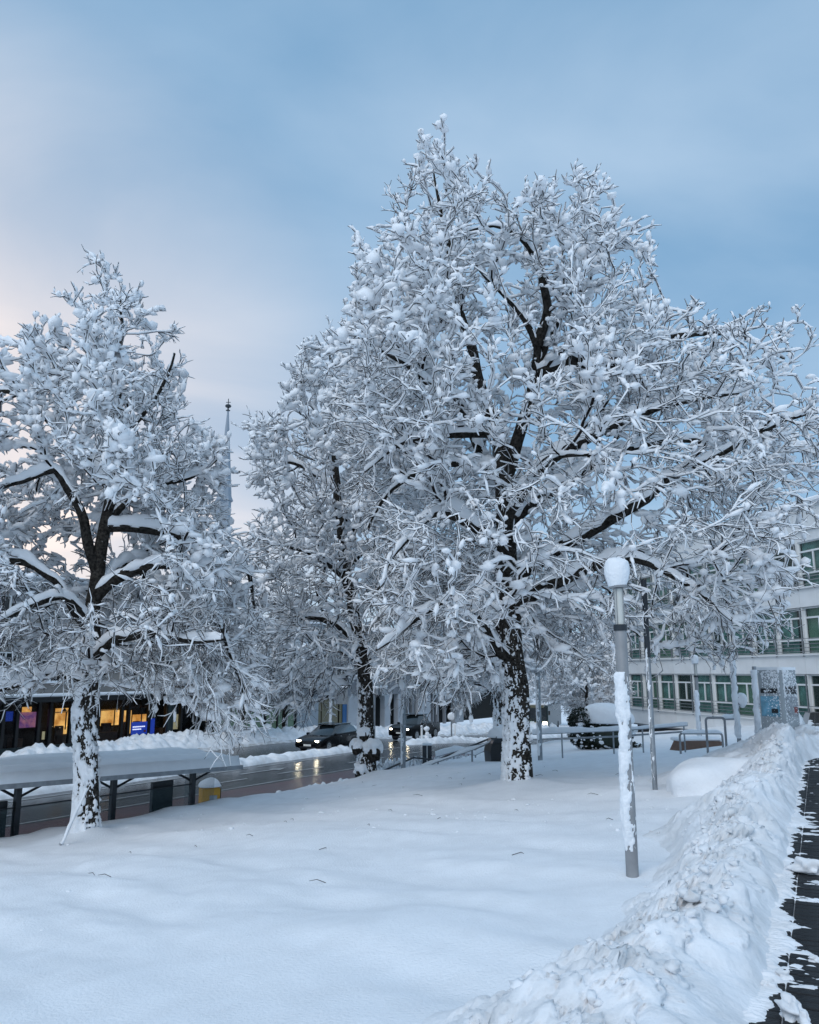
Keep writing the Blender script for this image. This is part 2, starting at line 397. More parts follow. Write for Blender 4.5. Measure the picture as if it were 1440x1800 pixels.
def marking(s0, s1, q0, q1, m='road_paint'): tag(strip('road_marking', s0, s1, q0, q1, -0.018, m, 6), kind='structure')
for q in np.arange(-8, 70, 5.5): marking(26.2, 26.36, q, q + 3.4)
for q in np.arange(-8, 60, 8): marking(28.9, 29.05, q, q + 7.4)
marking(24.5, 24.62, -10, 70); marking(21.5, 21.62, -10, 20, 'yellow_paint')
# turn arrow in the middle lane
ax, ay = fromsq(27.6, 31.0)
mb = MB(); pts = [(-0.07, -1.6), (0.07, -1.6), (0.07, 0.6), (0.32, 0.6), (0, 1.6), (-0.32, 0.6), (-0.07, 0.6)]
vs = []
for s_, q_ in pts: x, y = fromsq(27.6 + s_ * 1.4, 31 + q_); vs.append((x, y, ROADZ - 0.017))
mb.add(vs, [[0, 1, 2, 6], [3, 4, 5, 6, 2]]); tag(mb.build('road_marking', 'road_paint'), kind='structure')

def snow_ridge(name, s0, width, height, q0, q1, m, seed, dq=0.12, ns=16, lump=0.35, taper=1.5, base_dz=-0.06, crumb=3.0):
    """ploughed snow: a lumpy ridge along the street"""
    q = np.arange(q0, q1, dq); u = np.linspace(0, 1, ns); Qm, U = np.meshgrid(q, u, indexing='ij')
    s_c = s0 + 0.18 * noise(np.stack([q * 0.35, 0 * q, 0 * q + seed], -1), seed)
    wv = width * (1 + 0.25 * noise(np.stack([q * 0.5, 0 * q, 0 * q + 9], -1), seed + 1))
    Sm = s_c[:, None] + (U - 0.5) * wv[:, None]
    X, Y = fromsq(Sm, Qm)
    prof = np.sin(np.pi * U) ** 0.55
    P = np.stack([Qm, Sm, 0 * Qm], -1).reshape(-1, 3)
    n = fbm(P * crumb, seed + 2, 3).reshape(Qm.shape); big = noise(P * 0.7, seed + 4).reshape(Qm.shape)
    tp = sstep(q0, q0 + taper, Qm) * sstep(q1, q1 - taper, Qm)
    Z = np.maximum(road_z(Qm), -6.4) + base_dz + height * prof * (1 + lump * n + 0.25 * big) * tp
    return tag(obj(name, mesh_np(name, np.stack([X, Y, Z], -1).reshape(-1, 3), grid_faces(*X.shape)[:, ::-1], m)), kind='structure')
snow_ridge('median_snow', 30.3, 1.25, 0.34, -10, 42.2, 'bank_snow', 21)
snow_ridge('median_snow', 30.2, 1.3, 0.36, 47.5, 84, 'bank_snow', 25)
snow_ridge('roadside_snow', 39.4, 2.6, 0.75, 24, 96, 'bank_snow', 31, dq=0.14, lump=0.35, ns=26)
snow_ridge('roadside_slush', 37.9, 1.0, 0.14, -10, 96, 'dirty_snow', 33, dq=0.25, lump=0.6)
snow_ridge('roadside_snow', 20.2, 1.5, 0.30, -8, 60, 'bank_snow', 35, dq=0.1, lump=0.7, crumb=4)
snow_ridge('roadside_slush', 21.1, 0.9, 0.10, -8, 60, 'dirty_snow', 37, dq=0.12, lump=0.8, crumb=4)
snow_ridge('roadside_snow', 40.0, 3.4, 0.9, 31.5, 40, 'bank_snow', 39, dq=0.12, lump=0.3, ns=28)

# ------------------------------------------------------------------ swept path of narrow dark pavers on the right
PE = np.array([1.74, 4.55]); PD = np.array([0.441, 0.8975]); PM = np.array([0.8975, -0.441]); PZ = 0.05
def pth(v, q): return PE[0] + v * PM[0] + q * PD[0], PE[1] + v * PM[1] + q * PD[1]
PANG = math.atan2(PD[1], PD[0])
mb = MB(); c0, c1, c2, c3 = pth(-0.3, -6), pth(3.2, -6), pth(3.2, 40), pth(-0.3, 40)
mb.add([(*c, PZ - 0.012) for c in (c0, c1, c2, c3)], [[0, 1, 2, 3]])
path = tag(mb.build('path', 'joint'), kind='structure')
pav = MB().box((0, 0, -0.02), (0.097, 0.193, 0.04), ch=0.006).mesh('paver', 'paver')
pl = []
rows = 0
for i in range(-14, 170):
    for j in range(0, 7):
        v = 0.02 + j * 0.2 + (0.1 if False else 0); q = i * 0.104
        pl.append((v, q, i, j))
def vis(v, q):
    x, y = pth(v, q); d = np.array([x, y, PZ - CAM_H]); zc = d[1] * _c + d[2] * _s; yc = -d[1] * _s + d[2] * _c
    if zc < 0.3: return 9
    return max(abs(d[0] / zc) / 0.5, abs(yc / zc) / 0.625)
pl = [p for p in pl if vis(p[0], p[1]) < 1.06]
pl.sort(key=lambda p: p[1])
restv, restf = [], []
pr = random.Random(5)
for n_, (v, q, i, j) in enumerate(pl):
    x, y = pth(v, q); z = PZ + pr.uniform(-0.003, 0.003)
    if n_ < 290:
        o = obj('paver', pav, path, (x, y, z)); o.rotation_euler = (pr.uniform(-.012, .012), pr.uniform(-.012, .012), PANG + pr.uniform(-.01, .01))
    else: restv.append((x, y, z))
if restv:
    mb = MB()
    for p in restv: mb.box((p[0], p[1], p[2] - 0.02), (0.097, 0.193, 0.04), PANG)
    tag(mb.build('far_paver_field', 'paver', path), kind='stuff')
mb = MB()
for i in range(175, 400): 
    for j in range(0, 8):
        x, y = pth(0.02 + j * 0.2, i * 0.104)
        mb.box((x, y, PZ - 0.02), (0.097, 0.193, 0.04), PANG)
tag(mb.build('distant_paver_field', 'paver', path), kind='stuff')
# brushed leftovers of snow: fine ribs next to the bank, ragged tongues further out
vv = np.arange(-0.08, 0.85, 0.02); qv = np.concatenate([np.arange(-0.6, 5, 0.0085), np.arange(5, 14, 0.03), np.arange(14, 30, 0.09)])
Vm, Qm = np.meshgrid(vv, qv, indexing='ij')
P3 = np.stack([Vm, Qm, 0 * Vm], -1).reshape(-1, 3)
edge = 0.05 + 0.06 * noise(np.stack([qv * 1.1, 0 * qv, 0 * qv], -1), 41) + 0.03 * noise(np.stack([qv * 4, 0 * qv, 0 * qv], -1), 42)
tong = fbm(P3 * [5, 9, 1], 43, 4, 0.7).reshape(Vm.shape); patch = noise(P3 * [1.3, 1.0, 1], 45).reshape(Vm.shape); crum = fbm(P3 * [22, 30, 1], 46, 2).reshape(Vm.shape)
ribs = 0.5 + 0.5 * np.sin(2 * np.pi * Qm / 0.034 + 3 * noise(P3 * [6, 3, 1], 47).reshape(Vm.shape))
inner = sstep(0.035, -0.02, Vm - edge[None, :] + 0.045 * fbm(P3 * [9, 9, 1], 48, 3).reshape(Vm.shape))
Zr = -0.010 + 0.028 * inner * (1 - 0.34 * (1 - ribs) * sstep(0.7, 1.0, inner)) + 0.020 * np.clip(tong + 0.55 * patch - 0.30 - 0.25 * sstep(0.0, 0.8, Vm), -0.4, 1) + 0.006 * crum * sstep(0.1, 0.5, patch + 0.3)
Zr = np.where(Qm > 11, Zr + 0.004 * sstep(11, 18, Qm), Zr)
Xr, Yr = pth(Vm, Qm)
tag(obj('swept_snow', mesh_np('swept_snow', np.stack([Xr, Yr, PZ + Zr], -1).reshape(-1, 3), grid_faces(*Vm.shape), 'bank_snow')), 'thin ribbed leftovers of snow on the dark swept path', None, None, 'stuff')

# ploughed snow bank beside the path
qv = np.concatenate([np.arange(-2.6, 4.5, 0.022), np.arange(4.5, 11, 0.04), np.arange(11, 24, 0.08)]); uv = np.linspace(0, 1, 100)
Qm, U = np.meshgrid(qv, uv, indexing='ij')
wid = 1.55 + 0.38 * noise(np.stack([qv * 0.8, 0 * qv, 0 * qv], -1), 51) + 0.35 * sstep(12, 18, qv) + 0.5 * sstep(1.0, -1.5, qv)
hgt = 0.37 + 0.13 * noise(np.stack([qv * 1.1, 0 * qv, 0 * qv + 3], -1), 52) - 0.10 * sstep(1.2, -1.2, qv) + 0.22 * sstep(8, 14, qv)
Vb = 0.05 - U * (wid[:, None] + 0.05)
cw = (0.24 + 0.09 * noise(np.stack([qv * 1.4, 0 * qv, 0 * qv + 8], -1), 57))[:, None]
face = sstep(0.0, 1.0, U / cw) ** 0.8
prof = np.where(U < cw, face, 1 - sstep(cw, 1.0, U) * 1.0)
Xb, Yb = pth(Vb, Qm)
low = lawn_z(Xb, Yb) - 0.03
base = PZ - 0.02 + (low - PZ + 0.02) * sstep(0.25, 0.95, U)
Zb = base + hgt[:, None] * prof
P3 = np.stack([Xb, Yb, Zb], -1).reshape(-1, 3)
rough = sstep(0.0, 0.12, U) * sstep(1.0, 0.72, U)
bigl = fbm(P3 * [3.2, 3.2, 3.2], 53, 2).reshape(U.shape)
ch = noise(P3 * 7.5, 54).reshape(U.shape); ch2 = noise(P3 * 15, 55).reshape(U.shape); fn = noise(P3 * 34, 56).reshape(U.shape)
blocky = np.sign(ch) * np.abs(ch) ** 0.55
w1d, w1v = worley(P3 * 4.2 + 0.25 * np.stack([ch, ch2, fn], -1).reshape(-1, 3), 58); w2d, w2v = worley(P3 * 9.5 + 0.3 * np.stack([ch2, fn, ch], -1).reshape(-1, 3), 59); w3d, w3v = worley(P3 * 21, 60)
w1 = (0.55 * w1v + 0.9 * (0.5 - w1d)).reshape(U.shape); w2 = (0.55 * w2v + 0.9 * (0.5 - w2d)).reshape(U.shape); w3 = (0.5 * w3v + 0.8 * (0.5 - w3d)).reshape(U.shape)
topm = sstep(0.14, 0.34, U) * (0.10 + 0.90 * sstep(0.98, 0.45, U))
amp = 0.06 * bigl + (0.085 * w1 + 0.045 * w2 + 0.016 * w3) * topm + 0.004 * fn
Zb = Zb + amp * rough
side = (0.07 * bigl + 0.05 * w1 + 0.018 * w2) * sstep(0.02, 0.16, U) * sstep(0.7, 0.35, U)
Xb = Xb + side * PM[0]; Yb = Yb + side * PM[1]
bank = tag(obj('snow_bank', mesh_np('snow_bank', np.stack([Xb, Yb, Zb], -1).reshape(-1, 3), grid_faces(*U.shape)[:, ::-1], 'bank_snow')), kind='structure')
# broad heap where the bank ends, pushed together at the head of the path
vq = np.linspace(-3.6, 3.0, 130); qq = np.linspace(9.5, 20.5, 190); Vm, Qm = np.meshgrid(vq, qq, indexing='ij'); Xp, Yp = pth(Vm, Qm)
flo = np.where(Vm > 0, PZ, lawn_z(Xp, Yp)); flo = lawn_z(Xp, Yp) + (PZ - lawn_z(Xp, Yp)) * sstep(-0.5, 0.0, Vm)
near = 11.0 + 3.4 * sstep(-0.6, 0.5, Vm) + 0.5 * noise(np.stack([Vm * 1.3, 0 * Vm, 0 * Vm], -1).reshape(-1, 3), 62).reshape(Vm.shape)
bump = sstep(0, 1.7, Qm - near) * sstep(20.2, 17.5, Qm) * sstep(-3.4, -1.2, Vm) * sstep(2.9, 1.6, Vm)
P3 = np.stack([Xp, Yp, 0 * Xp], -1).reshape(-1, 3); a1, b1 = worley(P3 * 3.1, 63); a2, b2 = worley(P3 * 7.5, 64)
lm = (0.5 * b1 + 0.9 * (0.5 - a1)).reshape(Vm.shape) * 0.10 + (0.5 * b2 + 0.9 * (0.5 - a2)).reshape(Vm.shape) * 0.05 + 0.06 * fbm(P3 * 1.6, 65, 3).reshape(Vm.shape)
Zp = flo - 0.08 + (0.50 + lm * (0.35 + 0.65 * sstep(-2.2, -0.8, Vm))) * bump
tag(obj('snow_heap', mesh_np('snow_heap', np.stack([Xp, Yp, Zp], -1).reshape(-1, 3), grid_faces(*Vm.shape), 'bank_snow')), kind='structure')
# lumps thrown up on the bank
n = 650; qn = rng.uniform(-2.2, 20, n); un = 0.22 + np.abs(rng.normal(0, 0.26, n)); un = np.clip(un, 0.2, 1.05)
iq = np.clip(np.searchsorted(qv, qn), 0, len(qv) - 1); iu = np.clip((un * 99).astype(int), 0, 99)
C = np.stack([Xb[iq, iu], Yb[iq, iu], Zb[iq, iu]], -1); sz = rng.lognormal(-4.0, 0.55, n); sz = np.clip(sz, 0.008, 0.05) * np.clip(1.25 - un * 0.6, 0.5, 1.2)
C[:, 2] += sz * 0.25
V, F = blobs(C, np.stack([sz * rng.uniform(.8, 1.4, n), sz * rng.uniform(.7, 1.1, n), sz * rng.uniform(.55, .9, n)], -1), 2, 0.75, 2.6, 61)
tag(obj('snow_clods', mesh_np('snow_clods', V, F, 'bank_snow', True)), 'loose lumps of ploughed snow lying on the bank', None, None, 'stuff')
# single lumps out on the path
for k, (px, py, r) in enumerate(((1424, 1535, 0.10), (1398, 1788, 0.07), (1380, 1720, 0.035), (1352, 1735, 0.03), (1432, 1690, 0.03))):
    p = atz(px, py, PZ); V, F = blobs(np.array([[0, 0, r * 0.35]]), np.array([[r * 1.3, r * 0.8, r * 0.8]]), 4, 0.75, 2.3, 70 + k)
    lab = ['largest loose snow lump lying out on the dark path', 'rounded snow lump on the path beside the ribbed swept edge, nearest the viewer', 'small snow crumb on the pavers above the nearest lump', 'small snow crumb hard by the foot of the bank', 'small snow crumb at the outer edge of the path'][k]
    tag(obj('snow_lump', mesh_np('snow_lump', V, F, 'bank_snow'), None, p), lab, 'snow lump', 'snow lumps on the path')

# clumps and crumbs that fell from the branches on to the lawn
n = 1500; g = np.random.default_rng(77); X = g.uniform(-7, 7, n); Y = g.uniform(7, 27, n); s_, q_ = sq(X, Y)
clus = sstep(0.05, 0.5, noise(np.stack([X * 0.6, Y * 0.6, 0 * X], -1), 79)); dens = np.exp(-((Y - 16.5) / 4.5) ** 2) * clus + 0.012; ok = (s_ < 14.6) & (s_ > 3.4) & (g.random(n) < dens); X, Y = X[ok], Y[ok]; n = len(X)
sz = np.clip(g.lognormal(-4.3, 0.55, n), 0.006, 0.045); C = np.stack([X, Y, lawn_z(X, Y) + sz * 0.15], -1)
V, F = blobs(C, np.stack([sz * 1.4, sz, sz * 0.6], -1), 2, 0.55, 2.2, 78); tag(obj('fallen_snow', mesh_np('fallen_snow', V, F, 'snow')), 'small crumbs of snow fallen from the branches onto the lawn', None, None, 'stuff')
n = 40; X = g.uniform(-5, 5, n); Y = g.uniform(9, 24, n); s_, q_ = sq(X, Y); ok = (s_ < 14.4) & (s_ > 3.4); X, Y = X[ok], Y[ok]; mb = MB()
for x, y in zip(X, Y):
    z = ground_under(x, y) + 0.008; a = g.uniform(0, 3.14); l = g.uniform(0.03, 0.14); mb.tube([(x, y, z), (x + l * math.cos(a), y + l * 0.5, z + 0.02), (x + l * 1.6 * math.cos(a + 0.4), y + l * math.sin(a), z + 0.005)], [0.004, 0.004, 0.002], 4)
tag(mb.build('fallen_twigs', 'twig'), 'thin dark twigs scattered on the snow under the trees', None, None, 'stuff')

# ================================================================== TREES
def inside(poly, p):
    x, y = p[:, 0], p[:, 1]; r = np.zeros(len(p), bool); n = len(poly)
    for i in range(n):
        x1, y1 = poly[i]; x2, y2 = poly[(i + 1) % n]
        c = ((y1 > y) != (y2 > y)) & (x < (x2 - x1) * (y - y1) / (y2 - y1 + 1e-12) + x1); r ^= c
    return r
def bdist(poly, p):
    d = np.full(len(p), 1e9); n = len(poly)
    for i in range(n):
        a = np.array(poly[i]); b = np.array(poly[(i + 1) % n]); ab = b - a
        t = np.clip(((p - a) @ ab) / (ab @ ab + 1e-12), 0, 1); d = np.minimum(d, np.linalg.norm(p - a - t[:, None] * ab, axis=1))
    return d
def unit(v): return v / (np.linalg.norm(v, axis=-1, keepdims=True) + 1e-9)
def frames(d):
    ref = np.where(np.abs(d[:, 1:2]) < 0.92, np.array([[0.0, 1.0, 0.0]]), np.array([[1.0, 0.0, 0.0]]))
    u = unit(np.cross(d, ref)); return u, np.cross(d, u)
def tube_chains(P, Rr, k):
    """P (n,m,3) polylines, Rr (n,m) radii -> verts, quads"""
    n, m = P.shape[:2]; D = np.empty_like(P); D[:, 1:-1] = P[:, 2:] - P[:, :-2]; D[:, 0] = P[:, 1] - P[:, 0]; D[:, -1] = P[:, -1] - P[:, -2]
    D = unit(D); u, w = frames(D.reshape(-1, 3)); u = u.reshape(n, m, 1, 3); w = w.reshape(n, m, 1, 3)
    a = np.arange(k) * 2 * np.pi / k; ring = np.cos(a)[None, None, :, None] * u + np.sin(a)[None, None, :, None] * w
    V = P[:, :, None, :] + ring * Rr[:, :, None, None]
    return V.reshape(-1, 3), ring_faces(n, m, k)
def ring_faces(n, m, k):
    b = (np.arange(n) * m * k)[:, None, None] + (np.arange(m - 1) * k)[None, :, None]; i = np.arange(k)[None, None]; j = (i + 1) % k
    return np.stack([b + i, b + j, b + k + j, b + k + i], -1).reshape(-1, 4)
def snow_chains(P, Wd, Hh, Lo, k):
    """snow lying on polylines: half width Wd, height Hh above the axis, Lo below the axis (all (n,m))"""
    n, m = P.shape[:2]; D = np.empty_like(P); D[:, 1:-1] = P[:, 2:] - P[:, :-2]; D[:, 0] = P[:, 1] - P[:, 0]; D[:, -1] = P[:, -1] - P[:, -2]
    D = unit(D); up = np.zeros_like(D); up[..., 2] = 1; up[..., 0] = 0.05
    side = unit(np.cross(D, up)); upp = np.cross(side, D)
    upm = unit(0.45 * upp + 0.55 * up)                                # a bit of both so that snow piles upward
    if k == 3: sh = [(-1, 0), (1, 0), (0, 1)]
    elif k == 4: sh = [(-0.95, 0), (0.95, 0), (0.55, 0.85), (-0.55, 0.85)]
    elif k == 5: sh = [(-0.9, 0), (0.9, 0), (0.95, 0.55), (0, 1), (-0.95, 0.55)]
    else: sh = [(-0.8, 0), (0.8, 0), (1.02, 0.35), (0.82, 0.75), (0.3, 1), (-0.3, 1), (-0.82, 0.75), (-1.02, 0.35)]
    V = np.empty((n, m, k, 3))
    for i, (a, b) in enumerate(sh):
        V[:, :, i] = P + side * (a * Wd)[..., None] + upm * ((Hh * b) - (Lo if b == 0 else 0))[..., None]
    return V.reshape(-1, 3), ring_faces(n, m, k)

def blobs_along(C, D, A, Wd, Hh, g, rough=0.22):
    """lumpy 20-face snow pillows lying along directions D"""
    v, f = ico(1); n = len(C); up = np.array([0.03, 0, 1.0]) * np.ones((n, 1)); side = unit(np.cross(D, up)); upp = unit(0.6 * np.cross(side, D) + 0.4 * up)
    k = g.uniform(1 - rough, 1 + rough, (n, len(v), 1)); P = v[None] * k
    V = C[:, None] + P[..., 0:1] * (D * A[:, None])[:, None] + P[..., 1:2] * (side * Wd[:, None])[:, None] + P[..., 2:3] * (upp * Hh[:, None])[:, None]
    return V.reshape(-1, 3), (f[None] + (np.arange(n) * len(v))[:, None, None]).reshape(-1, 3)

def px_poly(pts, Y): return [(atY(x, y, Y)[0], atY(x, y, Y)[2]) for x, y in pts]

def build_tree(name, label, group, base, limbs, poly, Y0, depth, voxel, ntwig, seed, r_trunk, twig_len=(0.26, 0.58), twig_r=0.0088, snow=1.0, npad=1500, void=-0.25, shell=2.6, droop=1.0, twiglets=2, bf=0.22, gap=None, crust=0.0):
    g = np.random.default_rng(seed); base = np.array(base, float); poly = np.array(poly)
    zmin, zmax = poly[:, 1].min(), poly[:, 1].max()
    # ---- hand-laid trunk and limbs
    pos, par, pl, nd, lid = [], [], [], [], []
    def addn(p, j, l):
        pos.append(np.array(p, float)); par.append(j); lid.append(l)
        if j < 0: pl.append(0.0); nd.append(np.array([0, 0, 1.0]))
        else: d = pos[-1] - pos[j]; L = np.linalg.norm(d) + 1e-9; pl.append(pl[j] + L); nd.append(d / L)
        return len(pos) - 1
    chains = []
    for li, pts in enumerate(limbs):
        pts = [np.array(p, float) for p in pts]
        # smooth polyline (Catmull-Rom) with crooked detail
        ext = [2 * pts[0] - pts[1]] + pts + [2 * pts[-1] - pts[-2]]; dense = []
        for i in range(1, len(ext) - 2):
            a, b, c, d = ext[i - 1], ext[i], ext[i + 1], ext[i + 2]; nn = max(2, int(np.linalg.norm(c - b) / 0.22))
            for t in np.linspace(0, 1, nn, endpoint=False):
                dense.append(0.5 * ((2 * b) + (-a + c) * t + (2 * a - 5 * b + 4 * c - d) * t * t + (-a + 3 * b - 3 * c + d) * t ** 3))
        dense.append(ext[-2]); dense = np.array(dense)
        wob = np.stack([fbm(np.stack([np.arange(len(dense)) * 0.33, np.full(len(dense), seed + li * 3.1), np.full(len(dense), k * 7.7)], -1), seed, 2) for k in range(3)], -1)
        amp = 0.07 if li else 0.035
        ramp = np.minimum(1, np.arange(len(dense)) / 6.0)[:, None]
        dense = dense + wob * amp * ramp
        if li == 0: j = addn(dense[0], -1, 0); start = 1; ch = [j]
        else:
            A = np.array(pos); c = np.linalg.norm(A - dense[0], axis=1); j = int(np.argmin(c)); ch = [j]; start = 1
            dense = dense + (A[j] - dense[0]) * np.linspace(1, 0, len(dense))[:, None]
        for p in dense[start:]: j = addn(p, j, li); ch.append(j)
        chains.append(ch)
    n0 = len(pos)
    # ---- target points through the crown's volume
    lo = np.array([poly[:, 0].min(), Y0 - depth, zmin]); hi = np.array([poly[:, 0].max(), Y0 + depth, zmax])
    gx = [np.arange(lo[k], hi[k], voxel) for k in range(3)]
    G = np.stack(np.meshgrid(*gx, indexing='ij'), -1).reshape(-1, 3) + g.uniform(0, voxel, (len(gx[0]) * len(gx[1]) * len(gx[2]), 3))
    ok = inside(poly, G[:, [0, 2]]); G = G[ok]; bd = bdist(poly, G[:, [0, 2]])
    hd = depth * np.sqrt(np.clip(1 - (1 - np.clip(bd / shell, 0, 1)) ** 2, 0, 1)) + 0.12
    yy = np.abs(G[:, 1] - Y0)
    keep = yy < hd
    depthin = np.minimum(bd, (hd - yy)); vd = fbm(G * [0.55, 0.55, 0.7], seed + 5, 2)
    keep &= (vd > void - 0.5 * np.clip(1 - depthin / 1.0, 0, 1) * 0)
    keep &= (g.random(len(G)) < np.where(depthin > 2.2, 0.35, 1.0))
    if gap:
        ge = ((G[:, 0] - gap[0]) / gap[2]) ** 2 + ((G[:, 2] - gap[1]) / gap[3]) ** 2 < 1
        keep &= ~(ge & (G[:, 1] < Y0 - gap[4]) & (g.random(len(G)) < 0.86))
    G = G[keep]
    A0 = np.array(pos); dn = np.empty(len(G))
    for i in range(0, len(G), 2000): dn[i:i + 2000] = np.linalg.norm(G[i:i + 2000, None] - A0[None], axis=2).min(1)
    G = G[np.argsort(dn)]
    NM = n0 + len(G) * 14 + 10
    Pp = np.zeros((NM, 3)); Dd = np.zeros((NM, 3)); PL = np.zeros(NM); PA = np.full(NM, -1, np.int64)
    Pp[:n0] = pos; Dd[:n0] = nd; PL[:n0] = pl; PA[:n0] = par; n = n0
    block = np.zeros(NM); 
    tb = base[2] + 1.9
    block[:n0] = np.where((np.array(lid) == 0) & (Pp[:n0, 2] < tb), 1e6, 0)
    for p in G:
        if n > NM - 20: break
        d = p - Pp[:n]; L = np.sqrt((d * d).sum(1)) + 1e-6; ca = (d * Dd[:n]).sum(1) / L
        j = int(np.argmin(L * (1.55 - 0.55 * ca) + bf * PL[:n] + block[:n]))
        l = L[j]
        if l < voxel * 0.2: continue
        m = max(1, int(l / 0.2)); c = Pp[j] + Dd[j] * l * 0.38 + np.array([0, 0, 0.10 * l])
        jit = g.normal(0, 0.028, (m, 3)) * min(1, l); prev = j
        for k in range(1, m + 1):
            t = k / m; q = (1 - t) ** 2 * Pp[j] + 2 * t * (1 - t) * c + t * t * p + jit[k - 1]
            v = q - Pp[prev]; vl = math.sqrt(v @ v) + 1e-9
            Pp[n] = q; Dd[n] = v / vl; PL[n] = PL[prev] + vl; PA[n] = prev; prev = n; n += 1
    Pp, Dd, PL, PA = Pp[:n], Dd[:n], PL[:n], PA[:n]
    # ---- radii by the pipe rule
    cnt = np.zeros(n); haskid = np.zeros(n, bool); haskid[PA[1:]] = True; cnt[~haskid] = 1
    for i in range(n - 1, 0, -1): cnt[PA[i]] += cnt[i]
    ex = 1 / 2.3; rad = 0.0075 * cnt ** ex; sc = r_trunk / rad[0]
    rad = 0.0075 * cnt ** (math.log(r_trunk / 0.0075) / math.log(cnt[0]))
    root = empty(name, base, label, 'tree', group)
    inv = -base
    # ---- trunk and limbs as parts of their own
    SV, SF, so = [], [], 0
    def sadd(V, F):
        nonlocal so
        SV.append(V); SF.append(F + so); so += len(V)
    for li, ch in enumerate(chains):
        P = Pp[ch].copy(); rr = rad[ch].copy()
        if li:
            rr[0] = rr[1]; ln = PL[ch[-1]] - PL[ch[0]]; u_ = (PL[ch] - PL[ch[0]]) / ln
            rr = np.maximum(rr, np.clip(0.027 * ln, 0.045, 0.58 * r_trunk) * (1 - u_) ** 0.75 + 0.014)
        else:
            u_ = PL[ch] / PL[ch[-1]]; rr = np.maximum(rr, r_trunk * 0.95 * (1 - u_) ** 0.75 + 0.012)
            hh = P[:, 2] - base[2]; rr = rr * (1 + 0.35 * np.exp(-np.clip(hh, 0, 9) / 0.25)); rr = np.maximum(rr, 0.012)
        rr = np.maximum.accumulate(rr[::-1])[::-1]
        rr = np.convolve(np.pad(rr, 2, mode='edge'), np.ones(5) / 5, 'valid')
        kk = 16 if li == 0 else 8
        if li == 0:
            V, F = trunk_mesh(P, rr, 28, seed)
        else: V, F = tube_chains(P[None], rr[None], kk)
        obj('trunk' if li == 0 else 'limb', mesh_np('trunk' if li == 0 else 'limb', V + inv, F, 'bark' if li else 'trunk_bark'), root)
        # snow on the limb
        D = unit(np.gradient(P, axis=0)); hor = np.sqrt(np.clip(1 - D[:, 2] ** 2, 0, 1))
        lump = 1 + 0.45 * fbm(np.stack([PL[ch] * 1.7, np.full(len(ch), li * 5.0), np.zeros(len(ch))], -1), seed + 9, 3)
        sn = snow * np.clip(hor - 0.22, 0, 1) * np.clip(lump, 0.15, 2) * (0.10 + 0.75 * np.minimum(rr, 0.16))
        pl_ = PL[ch]; tt = np.arange(pl_[0], pl_[-1], 0.075)
        if len(tt) > 4:
            P_ = np.stack([np.interp(tt, pl_, P[:, k]) for k in range(3)], -1); r_ = np.interp(tt, pl_, rr)
            rag = fbm(np.stack([tt * 5.5, np.full(len(tt), li * 9.0), np.zeros(len(tt))], -1), seed + 13, 3, 0.7); rag2 = fbm(np.stack([tt * 4.0, np.full(len(tt), li * 4.0 + 50), np.zeros(len(tt))], -1), seed + 14, 2)
            s_ = np.interp(tt, pl_, sn) * np.clip(1 + 0.42 * rag, 0.15, 2); okk = s_ > 0.014
            Hh = np.where(okk, r_ * 0.8 + s_, r_ * 0.3); Wd = np.where(okk, (np.minimum(r_ * 0.98, r_ * 0.6 + s_ * 0.6) + 0.006) * np.clip(1 + 0.28 * rag2, 0.6, 1.4), r_ * 0.4)
            V, F = snow_chains(P_[None], Wd[None], Hh[None], (r_ * (0.05 + 0.25 * rag2))[None], 8); sadd(V, F)
    # wind-blown snow stuck on the trunk
    ch = chains[0]; P = Pp[ch]; rr = np.maximum(rad[ch], r_trunk * 0.95 * (1 - PL[ch] / PL[ch[-1]]) ** 0.75 + 0.012); cut = P[:, 2] < base[2] + 3.6
    V, F = trunk_mesh(P[cut], np.convolve(np.pad(rr[cut] * (1 + 0.35 * np.exp(-np.clip(P[cut][:, 2] - base[2], 0, 9) / 0.25)), 2, mode='edge'), np.ones(5) / 5, 'valid'), 84, seed, crust=True, cover=crust, grain=1.7 if crust < 0 else 1.0)
    obj('trunk_snow', mesh_np('trunk_snow', V + inv, F, 'snow'), root)
    # ---- branches
    e = np.arange(n0, n); p = PA[e]
    main = np.full(n, -1); 
    order = np.argsort(rad[e]); main[p[order]] = e[order]             # last write = thickest child
    r1 = rad[e]; r0 = np.where(main[p] == e, np.minimum(rad[p], r1 * 1.6), r1 * 1.05)
    P2 = np.stack([Pp[p], Pp[e]], 1); R2 = np.stack([r0, r1], 1)
    # continue the ring direction of the parent for smooth joints: three-point chains
    mid = (Pp[p] + Pp[e]) / 2
    BV, BF = [], []; bo = 0
    for sel, k in ((r1 >= 0.02, 5), (r1 < 0.02, 3)):
        if sel.any():
            V, F = tube_chains(P2[sel], R2[sel], k); BV.append(V); BF.append(F + bo); bo += len(V)
    D = unit(Pp[e] - Pp[p]); hor = np.sqrt(np.clip(1 - D[:, 2] ** 2, 0, 1))
    lumpn = np.clip(g.lognormal(0, 0.38, n), 0.25, 2.4); l2 = np.clip(1 + 0.8 * fbm(Pp * 0.8, seed + 21, 2), 0.25, 1.9)
    sn = snow * lumpn * l2 * (0.048 + 0.9 * np.minimum(rad, 0.10))
    h1 = sn[e] * np.clip(hor, 0.30, 1); h0 = sn[p] * np.clip(hor, 0.30, 1)
    h0 = np.minimum(h0, h1 * 2)
    Hh = np.stack([r0 * 0.7 + h0, r1 * 0.7 + h1], 1); Wd = np.stack([r0 * 0.7 + h0 * 0.68, r1 * 0.7 + h1 * 0.68], 1)
    V, F = snow_chains(P2, Wd, Hh, np.zeros_like(Hh) - 0.15 * R2, 4); sadd(V, F)
